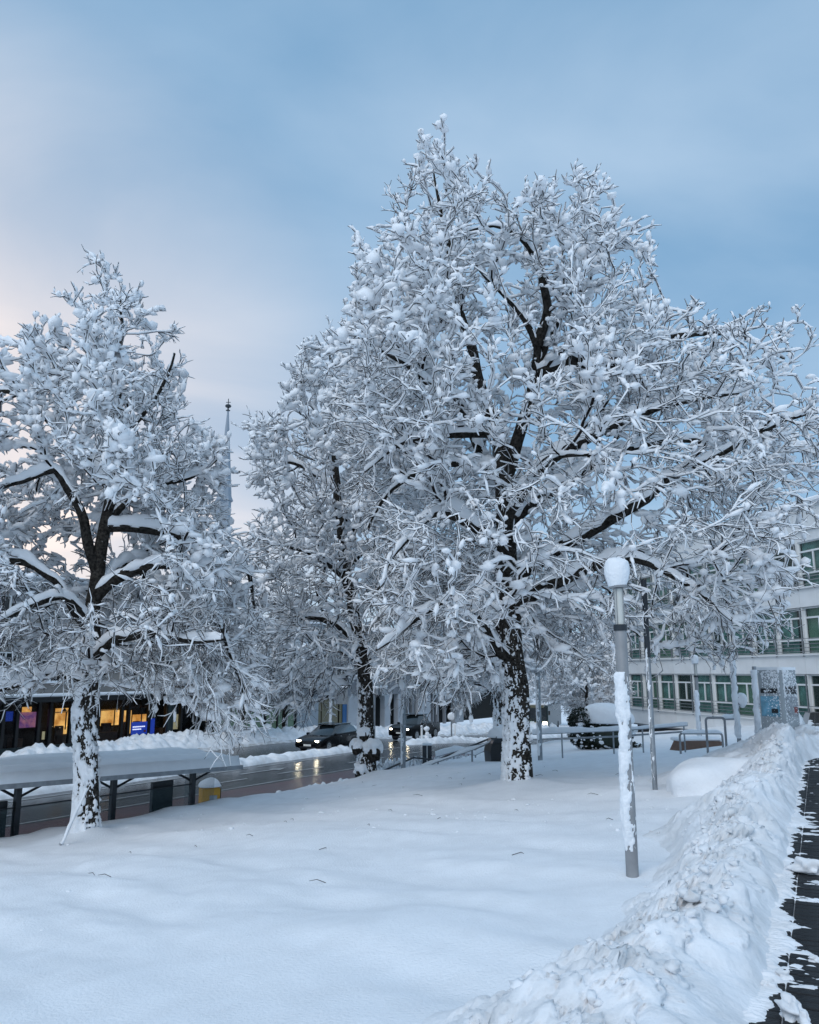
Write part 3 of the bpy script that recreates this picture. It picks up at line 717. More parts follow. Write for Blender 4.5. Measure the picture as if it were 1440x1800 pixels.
    # ---- sprays: long curved twigs with side twiglets, each carrying its own line of snow
    cand = np.where((rad < 0.035) & (np.arange(n) >= n0))[0]
    w = np.where(haskid[cand], 1.0, 2.0); w /= w.sum()
    t = g.choice(cand, ntwig, p=w); f = g.random(ntwig)[:, None]
    S = Pp[t] * f + Pp[PA[t]] * (1 - f)
    zf = (S[:, 2] - zmin) / (zmax - zmin); outw = S - np.array([base[0], Y0, 0]); outw[:, 2] = 0; outw = unit(outw); rnd = unit(g.normal(0, 1, (ntwig, 3)))
    lowp = sstep(0.55, 0.15, zf)[:, None]                              # the lower sprays hang in long drooping strands
    bend = np.array([0, 0, 1.0]) * ((zf - 0.45) * 0.75 * droop)[:, None] - np.array([0, 0, 0.22]) * lowp * droop
    d = unit(Dd[t] * 0.7 + rnd * (0.62 - 0.2 * lowp) + outw * (0.2 + 0.3 * lowp) + bend * 0.8)
    def walk(S, d, L, m, wig, bend):
        P = [S]; D_ = [d]
        for k in range(m):
            d = unit(d + g.normal(0, 1, d.shape) * wig * (1 + 0.5 * lowp) + bend * (0.8 / m)); P.append(P[-1] + d * L / m); D_.append(d)
        return np.stack(P, 1), np.stack(D_, 1)
    def strip_snow(T, scale, lowp=lowp):
        m, k = T.shape[:2]; D = unit(T[:, -1] - T[:, 0]); hor = np.sqrt(np.clip(1 - D[:, 2] ** 2, 0, 1))
        l2 = np.clip(1 + 0.95 * fbm(T[:, 1] * 0.8, seed + 21, 2), 0.22, 1.9)
        s0 = scale * snow * l2 * np.clip(g.lognormal(0, 0.30, m), 0.4, 1.9) * np.clip(hor, 0.45, 1) * (1 - 0.58 * lowp[:, 0])
        prof = np.interp(np.linspace(0, 1, k), [0, 0.15, 0.6, 1], [0.75, 1.0, 0.95, 0.30])
        Hh = s0[:, None] * prof[None] * g.uniform(0.6, 1.4, (m, k)) + 0.004; Wd = Hh * 0.62 + 0.004
        T = T.copy(); T[:, -1] = T[:, -2] + (T[:, -1] - T[:, -2]) * g.uniform(0.75, 1.0, (m, 1))
        V, F = snow_chains(T, Wd, Hh, np.zeros((m, k)) - 0.35 * twig_r, 4 if k > 3 else 3); sadd(V, F)
    L = g.uniform(*twig_len, ntwig)[:, None] * (1 + 0.5 * lowp)
    T, TD = walk(S, d, L, 3, 0.30, bend)
    V, F = tube_chains(T, np.tile(twig_r * np.array([1.3, 1.1, 0.85, 0.45]), (ntwig, 1)), 3); BV.append(V); BF.append(F + bo); bo += len(V)
    strip_snow(T, 0.048)
    hiw = sstep(0.25, 0.6, zf); Dt = unit(T[:, 2] - T[:, 0]); l3 = np.clip(1 + 0.95 * fbm(T[:, 1] * 0.8, seed + 21, 2), 0.3, 1.9)
    pk = np.where(g.random(ntwig) < 0.35 + 0.6 * hiw)[0]; hs = 0.052 * snow * (l3 * np.clip(g.lognormal(0, 0.33, ntwig), 0.5, 1.9) * (0.6 + 0.4 * hiw))[pk]
    TV, TF = blobs_along(T[pk, 1] * 0.75 + T[pk, 2] * 0.25 + np.array([0, 0, 1.0]) * (hs * 0.7)[:, None], Dt[pk], L[pk, 0] * g.uniform(0.18, 0.32, len(pk)), hs * 1.35, hs * 1.05, g, 0.16)
    for which, lo_, hi_ in ((1, 0.25, 0.55), (2, 0.25, 0.5), (2, 0.2, 0.4))[:twiglets]:
        fr = g.uniform(-0.45, 0.3, (ntwig, 1)); S2 = T[:, which] + np.where(fr < 0, (T[:, which] - T[:, which - 1]) * fr, (T[:, which + 1] - T[:, which]) * fr)
        r3 = unit(np.cross(TD[:, which], g.normal(0, 1, (ntwig, 3))) * [1, 1, 0.7]); d2 = unit(TD[:, which] * 0.75 + r3 * 0.85 + bend * 0.4)
        T2, _ = walk(S2, d2, L * g.uniform(lo_, hi_, (ntwig, 1)) * 1.15, 2, 0.32, bend)
        V, F = tube_chains(T2, np.tile(twig_r * np.array([0.85, 0.7, 0.4]), (ntwig, 1)), 3); BV.append(V); BF.append(F + bo); bo += len(V)
        strip_snow(T2, 0.036)
        if which == 1 or lo_ == 0.25:
            pk = np.where(g.random(ntwig) < 0.15 + 0.6 * hiw)[0]; hs = 0.036 * snow * (l3 * np.clip(g.lognormal(0, 0.33, ntwig), 0.5, 1.9))[pk]; D2 = unit(T2[pk, 2] - T2[pk, 0])
            V, F = blobs_along(T2[pk, 1] + np.array([0, 0, 1.0]) * (hs * 0.7)[:, None], D2, np.linalg.norm(T2[pk, 2] - T2[pk, 0], axis=1) * g.uniform(0.26, 0.40, len(pk)), hs * 1.3, hs * 1.05, g, 0.16)
            TF = np.concatenate([TF, F + len(TV)]); TV = np.concatenate([TV, V])
    cr_ = obj('crown', mesh_np('crown', np.concatenate(BV) + inv, [f for f in BF], 'twig'), root); tag(cr_, kind='stuff')
    # ---- snow pads resting on the sprays
    kc = np.bincount(PA[1:], minlength=n); wq = np.where(kc[n0:] > 1, 4.0, 1.0); q = g.choice(np.arange(n0, n), npad, p=wq / wq.sum()); C = Pp[q] + g.normal(0, 0.02, (npad, 3)); l2 = 1 + 0.9 * fbm(C * 0.8, seed + 21, 2)
    sz = np.clip(g.lognormal(-3.0, 0.35, npad), 0.03, 0.10) * np.clip(l2, 0.35, 1.7) * snow * np.where(rad[q] > 0.018, 1.25, 1.0)
    C[:, 2] += sz * 0.30
    V, F3 = blobs(C, np.stack([sz * g.uniform(1.1, 2.1, npad), sz * g.uniform(0.8, 1.2, npad), sz * g.uniform(0.55, 0.95, npad)], -1), 1, 0.5, 1.5, seed, ang=np.arctan2(Dd[q, 1], Dd[q, 0]))
    allV = np.concatenate(SV + [V, TV]) + inv
    so_ = obj('snow_load', mesh_np('snow_load', allV, [np.concatenate(SF), F3 + so, TF + so + len(V)], 'tree_snow'), root); tag(so_, kind='stuff')
    return root
def trunk_mesh(P, rr, k, seed, crust=False, cover=0.0, grain=1.0):
    """round trunk with ridged bark; crust=True gives the snow shell stuck to it"""
    L = np.concatenate([[0], np.cumsum(np.linalg.norm(np.diff(P, axis=0), axis=1))]); step = 0.024 if crust else 0.06
    tt = np.arange(0, L[-1], step); C = np.stack([np.interp(tt, L, P[:, k_]) for k_ in range(3)], -1); rad = np.interp(tt, L, rr)
    th = np.linspace(0, 2 * np.pi, k, endpoint=False); T, Zz = np.meshgrid(th, tt)
    N = np.stack([np.cos(T), np.sin(T), 0 * T], -1)
    base_n = np.stack([np.cos(T) * 2.2, np.sin(T) * 2.2, Zz * 0.9], -1).reshape(-1, 3)
    ridge = fbm(base_n * [1.6, 1.6, 0.8], seed + 2, 3).reshape(T.shape)
    r = rad[:, None] * (1 + 0.09 * ridge)
    if crust:
        nz = fbm(np.stack([np.cos(T) * 2.1 * grain, np.sin(T) * 2.1 * grain, Zz * 4.2 * grain], -1).reshape(-1, 3), seed + 31, 5, 0.85).reshape(T.shape)
        lump = np.abs(noise(np.stack([np.cos(T) * 2.5, np.sin(T) * 2.5, Zz * 4], -1).reshape(-1, 3), seed + 33).reshape(T.shape))
        wind = np.cos(T - R(215))                                     # the weather side, left and towards the viewer
        m = nz + (0.80 if cover < 0 else 0.55) * wind + cover - (0.55 * sstep(1.5, 2.4, Zz) if cover < 0 else 0)
        off = np.where(m > 0, 0.012 + 0.05 * np.minimum(m, 0.9) * (0.5 + lump), -0.03)
        # soft edge
        off = -0.03 + (off + 0.03) * sstep(-0.06, 0.10, m)
        off *= sstep(L[-1], L[-1] - 0.5, Zz) ; off -= 0.03 * sstep(L[-1] - 0.5, L[-1], Zz)
        r = r + off
    V = C[:, None, :] + N * r[..., None]
    i = np.arange(len(tt) - 1)[:, None] * k; a = np.arange(k)[None]; b = (a + 1) % k
    return V.reshape(-1, 3), np.stack([i + a, i + b, i + k + b, i + k + a], -1).reshape(-1, 4)

def limbs_px(Y, spec):
    out = []
    for dy, pts in spec:
        m = len(pts); out.append([atY(x, y, Y + dy * (i / (m - 1))) for i, (x, y) in enumerate(pts)])
    return out

# --- the big tree in the middle of the lawn
Ym = float(TREE_BASES['main'][1])
main_poly = px_poly([(760, 285), (785, 312), (828, 378), (880, 412), (940, 398), (985, 378), (1040, 395), (1074, 428), (1082, 478), (1120, 520), (1134, 572), (1175, 602), (1260, 570), (1305, 605), (1375, 625), (1388, 655), (1358, 700), (1420, 715), (1480, 775), (1460, 845), (1395, 895), (1362, 950), (1345, 1030), (1340, 1100), (1318, 1145), (1240, 1158), (1180, 1145), (1100, 1160), (1020, 1190), (960, 1160), (905, 1110), (862, 1190), (800, 1240), (720, 1235), (660, 1200), (640, 1040), (625, 900), (600, 780), (560, 700), (598, 630), (600, 560), (618, 490), (662, 455), (660, 392), (690, 384), (722, 366), (735, 322)], Ym)
main_limbs = limbs_px(Ym, [
    (0, [(910, 1392), (909, 1300), (905, 1190), (897, 1090), (891, 1000), (887, 900), (882, 800), (868, 730), (850, 690), (826, 600), (800, 520), (790, 450), (778, 390), (768, 330), (763, 298)]),
    (-0.6, [(886, 860), (906, 770), (930, 705), (944, 655), (946, 605), (925, 562), (895, 530), (858, 498), (838, 470)]),
    (-0.8, [(946, 605), (962, 540), (952, 475), (932, 432), (902, 408), (866, 396), (820, 410)]),
    (0.8, [(944, 640), (986, 545), (1006, 480), (1018, 430), (1010, 400)]),
    (-1.6, [(892, 1020), (950, 985), (1002, 950), (1060, 920), (1120, 885), (1184, 838), (1260, 800), (1350, 755), (1440, 720)]),
    (-2.6, [(900, 1095), (960, 1032), (1040, 1000), (1120, 988), (1215, 1030), (1290, 1095)]),
    (-0.8, [(878, 768), (826, 766), (740, 768), (688, 790), (640, 830)]),
    (1.2, [(886, 835), (830, 818), (760, 822), (690, 858), (650, 930)]),
    (1.2, [(942, 665), (1000, 640), (1062, 648), (1122, 618), (1204, 590), (1300, 592), (1380, 630)]),
    (-2.4, [(905, 1170), (872, 1132), (830, 1082), (764, 1062), (700, 1110), (664, 1142)]),
    (-3.2, [(890, 960), (900, 900), (930, 850), (984, 806), (1050, 800)]),
    (-2.2, [(888, 910), (960, 822), (1060, 762), (1172, 716), (1300, 690)]),
    (3.0, [(884, 850), (850, 800), (800, 700), (700, 610)]),
    (-2.4, [(868, 735), (780, 690), (704, 640), (640, 598)]),
    (2.8, [(888, 930), (1000, 850), (1120, 790), (1240, 780), (1400, 830)]),
    (-3.4, [(889, 980), (840, 930), (770, 900), (700, 960), (660, 1040)])])
main_tree = build_tree('lime_tree', 'largest snow-laden tree with forked dark limbs, standing in the middle of the lawn', 'snow-laden trees', TREE_BASES['main'], main_limbs, main_poly, Ym, 4.4, 0.52, 6900, 101, 0.27, npad=6000, crust=-0.32, gap=(float(atY(872, 640, Ym)[0]), float(atY(872, 640, Ym)[2]), 1.05, 1.9, 0.2))

# --- the left tree beside the bus shelter
Yl = float(TREE_BASES['left'][1])
left_poly = px_poly([(212, 494), (230, 510), (248, 545), (292, 562), (312, 580), (316, 612), (296, 645), (326, 700), (334, 742), (382, 785), (402, 782), (404, 820), (398, 905), (432, 985), (445, 1100), (465, 1200), (455, 1290), (400, 1295), (345, 1285), (335, 1225), (300, 1225), (240, 1222), (180, 1200), (120, 1228), (0, 1245), (-120, 1230), (-230, 1100), (-260, 900), (-180, 720), (-60, 615), (0, 592), (60, 612), (120, 598), (152, 548), (174, 505), (192, 472)], Yl)
left_limbs = limbs_px(Yl, [
    (0, [(150, 1472), (153, 1380), (151, 1270), (156, 1180), (161, 1100), (168, 1030), (176, 960), (190, 880), (200, 800), (207, 700), (211, 600), (212, 530)]),
    (-0.7, [(163, 1065), (186, 1040), (230, 1016), (280, 1002), (330, 1012), (368, 1062), (400, 1122), (432, 1205), (425, 1270)]),
    (-0.8, [(170, 1012), (152, 960), (140, 900), (98, 832), (40, 850), (-50, 870)]),
    (-1.8, [(162, 1092), (140, 1062), (108, 1046), (60, 1056), (0, 1090), (-70, 1130)]),
    (-0.8, [(161, 1122), (132, 1082), (100, 1022), (40, 990), (-40, 985)]),
    (0.5, [(177, 950), (204, 900), (260, 862), (330, 838), (385, 805), (402, 785)]),
    (1.5, [(190, 865), (150, 800), (80, 742), (20, 690), (-80, 680)]),
    (-0.6, [(200, 785), (256, 722), (296, 662), (308, 622)]),
    (0.6, [(206, 695), (150, 642), (60, 618), (0, 598)]),
    (1.4, [(180, 930), (250, 932), (330, 950), (400, 972), (436, 1010), (446, 1090)]),
    (-2.2, [(157, 1152), (200, 1122), (260, 1110), (330, 1128), (388, 1122)]),
    (-1.2, [(152, 1195), (100, 1180), (30, 1198), (-50, 1225)]),
    (2.2, [(168, 1020), (230, 980), (300, 1060), (380, 1150)])])
left_tree = build_tree('lime_tree', 'snow-laden tree with white plastered trunk standing right in front of the bus shelter', 'snow-laden trees', TREE_BASES['left'], left_limbs, left_poly, Yl, 3.4, 0.46, 4900, 202, 0.21, npad=4200, crust=0.12, gap=(float(atY(160, 980, Yl)[0]), float(atY(160, 980, Yl)[2]), 2.2, 1.25, -0.2))

# --- the middle tree nearer the street
Yk = float(TREE_BASES['mid'][1])
mid_poly = px_poly([(578, 586), (606, 605), (680, 645), (760, 720), (800, 900), (812, 1050), (800, 1210), (745, 1245), (690, 1235), (655, 1205), (600, 1228), (545, 1245), (488, 1262), (448, 1255), (425, 1180), (440, 1000), (452, 900), (436, 820), (424, 790), (452, 758), (505, 742), (496, 665), (514, 640), (548, 622)], Yk)
mid_limbs = limbs_px(Yk, [
    (0, [(645, 1366), (643, 1280), (640, 1175), (631, 1120), (615, 1040), (601, 950), (591, 850), (586, 750), (581, 660), (578, 600)]),
    (-0.6, [(640, 1178), (665, 1150), (720, 1102), (782, 1062)]),
    (-1.0, [(635, 1142), (600, 1102), (540, 1082), (482, 1102), (444, 1150)]),
    (-1.5, [(613, 1022), (560, 982), (502, 962), (452, 955)]),
    (-1.2, [(602, 952), (650, 902), (690, 852), (740, 830)]),
    (0.5, [(593, 862), (532, 822), (474, 802), (436, 795)]),
    (0.5, [(587, 782), (542, 702), (512, 662)]),
    (2.5, [(610, 1000), (660, 960), (720, 950), (780, 960)])])
mid_tree = build_tree('lime_tree', 'snow-laden tree whose double trunk stands at the street edge by the handrail', 'snow-laden trees', TREE_BASES['mid'], mid_limbs, mid_poly, Yk, 4.0, 0.62, 3400, 303, 0.26, twig_len=(0.36, 0.8), twig_r=0.012, snow=1.25, npad=3200, crust=-0.45)

# knobs of old pruning on the middle trunk, each under its own cap of snow
for px, py, r_ in ((628, 1310, 0.22), (655, 1316, 0.31), (640, 1288, 0.2), (634, 1354, 0.24)):
    c_ = atY(px, py, Yk - 0.25) - TREE_BASES['mid']
    V, F = blobs(np.array([c_ - [0, 0, r_ * 0.55]]), np.array([[r_ * 0.85, r_ * 0.7, r_ * 0.8]]), 3, 0.35, 1.8, px); obj('burl', mesh_np('burl', V, F, 'bark'), mid_tree)
    V, F = blobs(np.array([c_]), np.array([[r_, r_ * 0.8, r_ * 0.95]]), 4, 0.4, 2.1, px + 1, -0.5); obj('burl_snow', mesh_np('burl_snow', V, F, 'snow'), mid_tree)

# ================================================================== BUILDINGS
def quadbox(mb, p0, p1, z0, z1, n, d0, d1):
    """box along the segment p0-p1 (xy), from z0 to z1, reaching d0..d1 along the normal n"""
    vs = []
    for z in (z0, z1):
        for p, d in ((p0, d0), (p1, d0), (p1, d1), (p0, d1)): vs.append((p[0] + n[0] * d, p[1] + n[1] * d, z))
    mb.add(vs, [[0, 1, 2, 3], [4, 5, 6, 7], [0, 1, 5, 4], [1, 2, 6, 5], [2, 3, 7, 6], [3, 0, 4, 7]]); return mb
# local frame builders: x runs along the facade, y = outwards, z up
def fbox(x0, x1, y0, y1, z0, z1): return MB().box(((x0 + x1) / 2, (y0 + y1) / 2, (z0 + z1) / 2), (x1 - x0, y1 - y0, z1 - z0))

# --- office building on the right, three storeys of window bands
FA = np.array([20.1, 28.6]); FB = np.array([13.55, 56.6]); FL = float(np.linalg.norm(FB - FA)); fd = (FB - FA) / FL
fang = math.atan2(fd[1], fd[0])                                     # local x -> fd, local y -> left of fd = street side
off = empty('office_building', (FA[0], FA[1], -1.3), 'white office building with three bands of green-curtained windows', 'building', None, fang)
BAY = 1.86; NB = int(FL / BAY); FL = NB * BAY; ST = 3.0
fbox(-0.2, FL + 0.2, -12, -0.55, 0.0, 10.6).build('core_wall', 'dark_room', off)
fbox(-0.25, FL + 0.25, -12.2, 0.05, 10.37, 10.62).build('roof', 'white_panel', off)
sn_ = MB().box((FL / 2, -5.8, 10.75), (FL + 0.5, 12.3, 0.28), ch=0.08).build('roof_snow', 'snow', off)
fbox(-0.3, FL + 0.3, -11.5, -1.6, -3.0, 0.0).build('basement_wall', 'black', off)
fbox(-0.3, FL + 0.3, -1.58, 0.0, -0.10, 0.0).build('soffit', 'grey_paint', off)
pan_me = fbox(0.008, BAY - 0.008, -0.08, 0.10, 0, 0.86).mesh('facade_panel', 'white_panel')
pan_lo = fbox(0.008, BAY - 0.008, -0.08, 0.10, 0, 0.92).mesh('facade_panel', 'white_panel')
coping = fbox(-0.25, FL + 0.25, 0.0, 0.16, 0, 0.05)
# meshes shared by all windows
frm = MB(); z0, z1 = 0.0, 2.10
for (a, b, c, d) in ((0.03, BAY - 0.03, 0.0, 0.06), (0.03, BAY - 0.03, 0.60, 0.68), (0.03, BAY - 0.03, 1.60, 1.68), (0.03, BAY - 0.03, 2.04, 2.10),
                     (0.03, 0.09, 0.06, 0.60), (BAY - 0.09, BAY - 0.03, 0.06, 0.60), (0.03, 0.09, 0.68, 1.60), (BAY - 0.09, BAY - 0.03, 0.68, 1.60),
                     (0.03, 0.09, 1.68, 2.04), (BAY - 0.09, BAY - 0.03, 1.68, 2.04), (BAY / 2 - 0.04, BAY / 2 + 0.04, 0.68, 1.60)):
    frm.box(((a + b) / 2, -0.10, (c + d) / 2), (b - a, 0.07, d - c))
frm = frm.mesh('window_frame', 'white_frame')
panes = [fbox(0.091, BAY - 0.091, -0.112, -0.106, 0.061, 0.599).mesh('pane', 'window_glass'), fbox(0.091, BAY / 2 - 0.041, -0.112, -0.106, 0.681, 1.599).mesh('pane', 'window_glass'),
         fbox(BAY / 2 + 0.041, BAY - 0.091, -0.112, -0.106, 0.681, 1.599).mesh('pane', 'window_glass'), fbox(0.091, BAY - 0.091, -0.112, -0.106, 1.681, 2.039).mesh('pane', 'window_glass')]
def curtain(x0, x1, z0, z1, seed):
    xs = np.linspace(x0, x1, 60); r_ = np.random.default_rng(seed)
    y = -0.24 + 0.035 * np.sin(xs * 48 + 2 * np.sin(xs * 5 + seed)) + 0.02 * noise(np.stack([xs * 6, 0 * xs, 0 * xs + seed], -1), seed)
    V = np.concatenate([np.stack([xs, y, np.full(60, z0)], -1), np.stack([xs, y, np.full(60, z1)], -1)])
    i = np.arange(59); return mesh_np('curtain', V, np.stack([i, i + 1, i + 61, i + 60], -1), 'green_curtain', True)
curt = [curtain(0.02, BAY - 0.02, 0.02, 2.08, 1), curtain(0.02, BAY * 0.62, 0.02, 2.08, 2), curtain(BAY * 0.4, BAY - 0.02, 0.02, 2.08, 3), fbox(0.02, BAY - 0.02, -0.26, -0.24, 0.02, 2.08).mesh('blind', 'green_panel')]
post_me = MB().box((0, -0.03, 1.05), (0.07, 0.16, 2.1)).mesh('mullion', 'white_frame')
post2 = MB().box((0, 0.15, 1.02), (0.05, 0.05, 2.2)).mesh('outer_post', 'galv')
rail = MB()
for z in (0.12, 0.29, 0.46, 0.70): rail.box((BAY / 2, 0.15, z), (BAY - 0.06, 0.03, 0.03))
rail = rail.mesh('guard_rail', 'galv')
wr_ = random.Random(3)
for st in range(3):
    zb = 0.92 + st * ST + (0 if st == 0 else -0.0)
    for b in range(NB):
        x = b * BAY
        obj('facade_panel', pan_lo if st == 0 else pan_me, off, (x, 0, 0 if st == 0 else st * ST + 0.035))
        w = obj('window', frm, off, (x, 0, zb)); 
        for p in panes: obj('pane', p, w)
        k = wr_.choices([0, 1, 2, 3, None], [5, 1.5, 1.5, 0.7, 1.0])[0]
        if st == 1 and b < 5: k = [None, None, 3, 2, 3][b] if b < 5 else k
        if k is not None: obj('curtain', curt[k], w)
        if b: obj('mullion', post_me, off, (x, 0, zb)); obj('outer_post', post2, off, (x, 0, zb - 0.03))
        obj('guard_rail', rail, off, (x, 0, zb))
    me = MB().box((FL / 2, 0.09, 0), (FL + 0.4, 0.26, 0.05)).mesh('sill', 'white_frame')
    obj('sill', me, off, (0, 0, zb - 0.03)); 
for b in range(NB): obj('facade_panel', pan_me, off, (b * BAY, 0, 3 * ST + 0.5 + 0.005))
fbox(-0.2, FL + 0.2, -0.5, 0.0, 9.02, 9.5).build('lintel', 'white_panel', off)

# --- shop building across the street, behind the left tree
def street_building(name, label, s_face, q0, q1, depth, z0, height, wallmat, floors, floor_h, gf, win_w=1.3, win_h=1.5, bay=2.6, glass='car_glass'):
    """upper storeys with windows; origin at the near low corner; local x along the street, local -y away"""
    x, y = fromsq(s_face, q0); ang = math.atan2(RD[1], RD[0]); L = q1 - q0
    r = empty(name, (x, y, z0), label, 'building', None, ang)         # local y axis points away from the viewer (RN)
    fbox(0, L, 0.0, depth, gf, height).build('wall', wallmat, r)
    fbox(-0.3, L + 0.3, -0.3, depth + 0.3, height, height + 0.25).build('roof', 'grey_paint', r)
    MB().box((L / 2, depth / 2, height + 0.42), (L + 0.6, depth + 0.6, 0.34), ch=0.1).build('roof_snow', 'snow', r)
    wm = MB().box((0, -0.03, win_h / 2), (win_w, 0.10, win_h)); 
    fr = MB()
    for a, b, c, d in ((-win_w / 2 - .06, win_w / 2 + .06, -0.08, 0), (-win_w / 2 - .06, win_w / 2 + .06, win_h, win_h + .06), (-win_w / 2 - .06, -win_w / 2, 0, win_h), (win_w / 2, win_w / 2 + .06, 0, win_h), (-.03, .03, 0, win_h)):
        fr.box(((a + b) / 2, -0.06, (c + d) / 2), (b - a, 0.14, d - c))
    fm = fr.mesh('window_frame', 'white_frame'); gm = MB().box((0, -0.01, win_h / 2), (win_w - .002, 0.03, win_h - .002)).mesh('pane', glass); sm_ = MB().box((0, -0.13, -0.11), (win_w + .3, 0.26, 0.06)).box((0, -0.13, -0.04), (win_w + .26, 0.22, 0.09)).mesh('sill', 'snow')
    for f in range(floors):
        n = int((L - 1.2) / bay)
        for i in range(n):
            w = obj('window', fm, r, (0.6 + (i + 0.5) * (L - 1.2) / n, 0, gf + 0.85 + f * floor_h)); obj('pane', gm, w); obj('sill', sm_, w)
    return r, L
shop, L = street_building('shop_building', 'dark glazed shop building with warm lit windows across the street', 43.0, 8, 43, 14, ROADZ, 9.6, 'beige_wall', 2, 3.1, 3.3)
# ground floor: dark columns, glass, lit interior
fbox(0, L, 0.0, 0.4, 2.95, 3.3).build('fascia', 'teal_dark', shop)
fbox(0, L, 3.2, 14, 0, 3.3).build('rear_wall', 'dark_room', shop)
fbox(0, L, -0.05, 3.2, -0.15, 0.02).build('shop_floor', 'brown', shop)
fbox(0, L, 0.25, 3.2, 2.9, 2.95).build('shop_ceiling', 'dark_room', shop)
fbox(0, L, -0.02, 0.16, 0.0, 0.55).build('plinth', 'teal_dark', shop)
def shopx(px, dy=0.0):                                                       # facade coordinate seen at this column of the street front
    r = ray(px, 1290); t = (43.0 + dy) / (RN[0] * r[0] + RN[1] * r[1]); return (RD[0] * r[0] + RD[1] * r[1]) * t - 8
for k, px in enumerate((-60, -25, 5, 30, 68, 88, 124, 172, 214, 226, 262, 292, 318)):
    x = shopx(px); fbox(x - 0.09, x + 0.09, 0.02, 0.24, 0.55, 2.95).build('mullion', 'black', shop)
xx = shopx(280); MB().lathe([(0.24, 0), (0.24, 3.0)], (xx, -0.9, 0), 14).build('column', 'teal_dark', shop, smooth=True)
fbox(0, L, -1.4, 0.0, 3.0, 3.28).build('canopy', 'black', shop)
MB().box((L / 2, -0.7, 3.36), (L, 1.4, 0.18), ch=0.05).build('canopy_snow', 'snow', shop)
def lit(name, px0, px1, y0, y1, dy, m):
    xa, xb = shopx(px0, dy), shopx(px1, dy); t = 43.0
    def zz(py, px): r = ray(px, py); tt = (43.0 + dy) / (RN[0] * r[0] + RN[1] * r[1]); return CAM_H + r[2] * tt - ROADZ
    za, zb = zz(y1, (px0 + px1) / 2), zz(y0, (px0 + px1) / 2)
    k = (43.0 + dy) / 43.0
    return fbox(xa, xb, dy, dy + 0.06, max(za, 0.05), min(zb, 2.85)).build(name, m, shop), (xa, xb, za, zb)
lit('lit_wall', 95, 125, 1245, 1278, 2.4, 'lit_warm'); lit('lit_wall', 110, 125, 1278, 1290, 2.2, 'lit_warm')
lit('lit_wall', 176, 213, 1247, 1275, 2.4, 'lit_warm'); lit('lit_wall', 213, 229, 1249, 1290, 2.2, 'lit_warm')
lit('lit_wall', 232, 256, 1256, 1270, 2.5, 'lit_warm'); lit('lit_wall', 36, 52, 1243, 1252, 2.2, 'lit_warm')
for px0, px1 in ((95, 125), (176, 213), (213, 229), (232, 256)):      # shelves, transoms and pendants against the light
    xa, xb = shopx(px0, 2.1), shopx(px1, 2.1); fbox(xa, xb, 2.1, 2.16, 2.22, 2.27).build('transom', 'black', shop)
    xm = xa + (xb - xa) * 0.62; fbox(xm, xm + 0.05, 2.1, 2.16, 1.2, 2.25).build('transom', 'black', shop)
    for k in range(3): xm = xa + (xb - xa) * (0.2 + 0.3 * k); MB().lathe([(0.02, 2.5), (0.12, 2.36), (0.13, 2.32)], (xm, 1.6, 0), 10).build('pendant_lamp', 'brown', shop)
    fbox(xa, xa + (xb - xa) * 0.4, 1.9, 2.1, 0.1, 1.45).build('cupboard', 'brown', shop)
lit('poster', 32, 66, 1252, 1279, 0.9, 'lit_purple'); lit('display', 3, 20, 1251, 1268, 0.9, 'lit_blue')
lit('blind', 288, 298, 1254, 1281, 0.5, 'lit_pale'); lit('blind', 297, 312, 1256, 1282, 0.5, 'lit_pale')
lit('lit_strip', 75, 79, 1286, 1300, 0.6, 'lit_pale')
scr, (xa, xb, za, zb) = lit('screen', 231, 258, 1269, 1291, 0.05, 'lit_blue')
mb = MB()
for r_, (w0, w1) in enumerate(((0.05, 0.86), (0.05, 0.62))): 
    n_ = 7 if r_ == 0 else 5
    for i in range(n_):
        a = xa + (xb - xa) * (w0 + (w1 - w0) * i / n_); b = a + (xb - xa) * (w1 - w0) / n_ * 0.78; z = za + (zb - za) * (0.62 - 0.2 * r_); mb.box(((a + b) / 2, 0.03, z), (b - a, 0.02, (zb - za) * 0.09))
o_ = mb.build('screen_text', 'screen_text', shop); o_.parent = scr
MB().box((xa + (xb - xa) * 0.84, 0.03, za + (zb - za) * 0.25), ((xb - xa) * 0.13, 0.02, (zb - za) * 0.16)).build('screen_logo', 'dark_red', scr)
lit('information_panel', 264, 271, 1263, 1294, 0.0, 'lit_blue')
for px0, px1, y0 in ((130, 150, 1288), (180, 205, 1283), (205, 225, 1290), (44, 60, 1282), (300, 318, 1288)):  # counters and seats inside
    xa, xb = shopx(px0), shopx(px1); fbox(xa, xb, 1.0, 1.6, 0.05, 0.95).build('counter', 'brown', shop)
gx = 0.0
xs_ = [0.0] + [shopx(p) for p in (5, 30, 68, 88, 124, 172, 214, 226, 262, 292, 318)] + [L]
for a, b in zip(xs_[:-1], xs_[1:]):
    fbox(a + 0.1, b - 0.1, 0.10, 0.115, 0.56, 2.94).build('pane', 'shop_glass', shop)

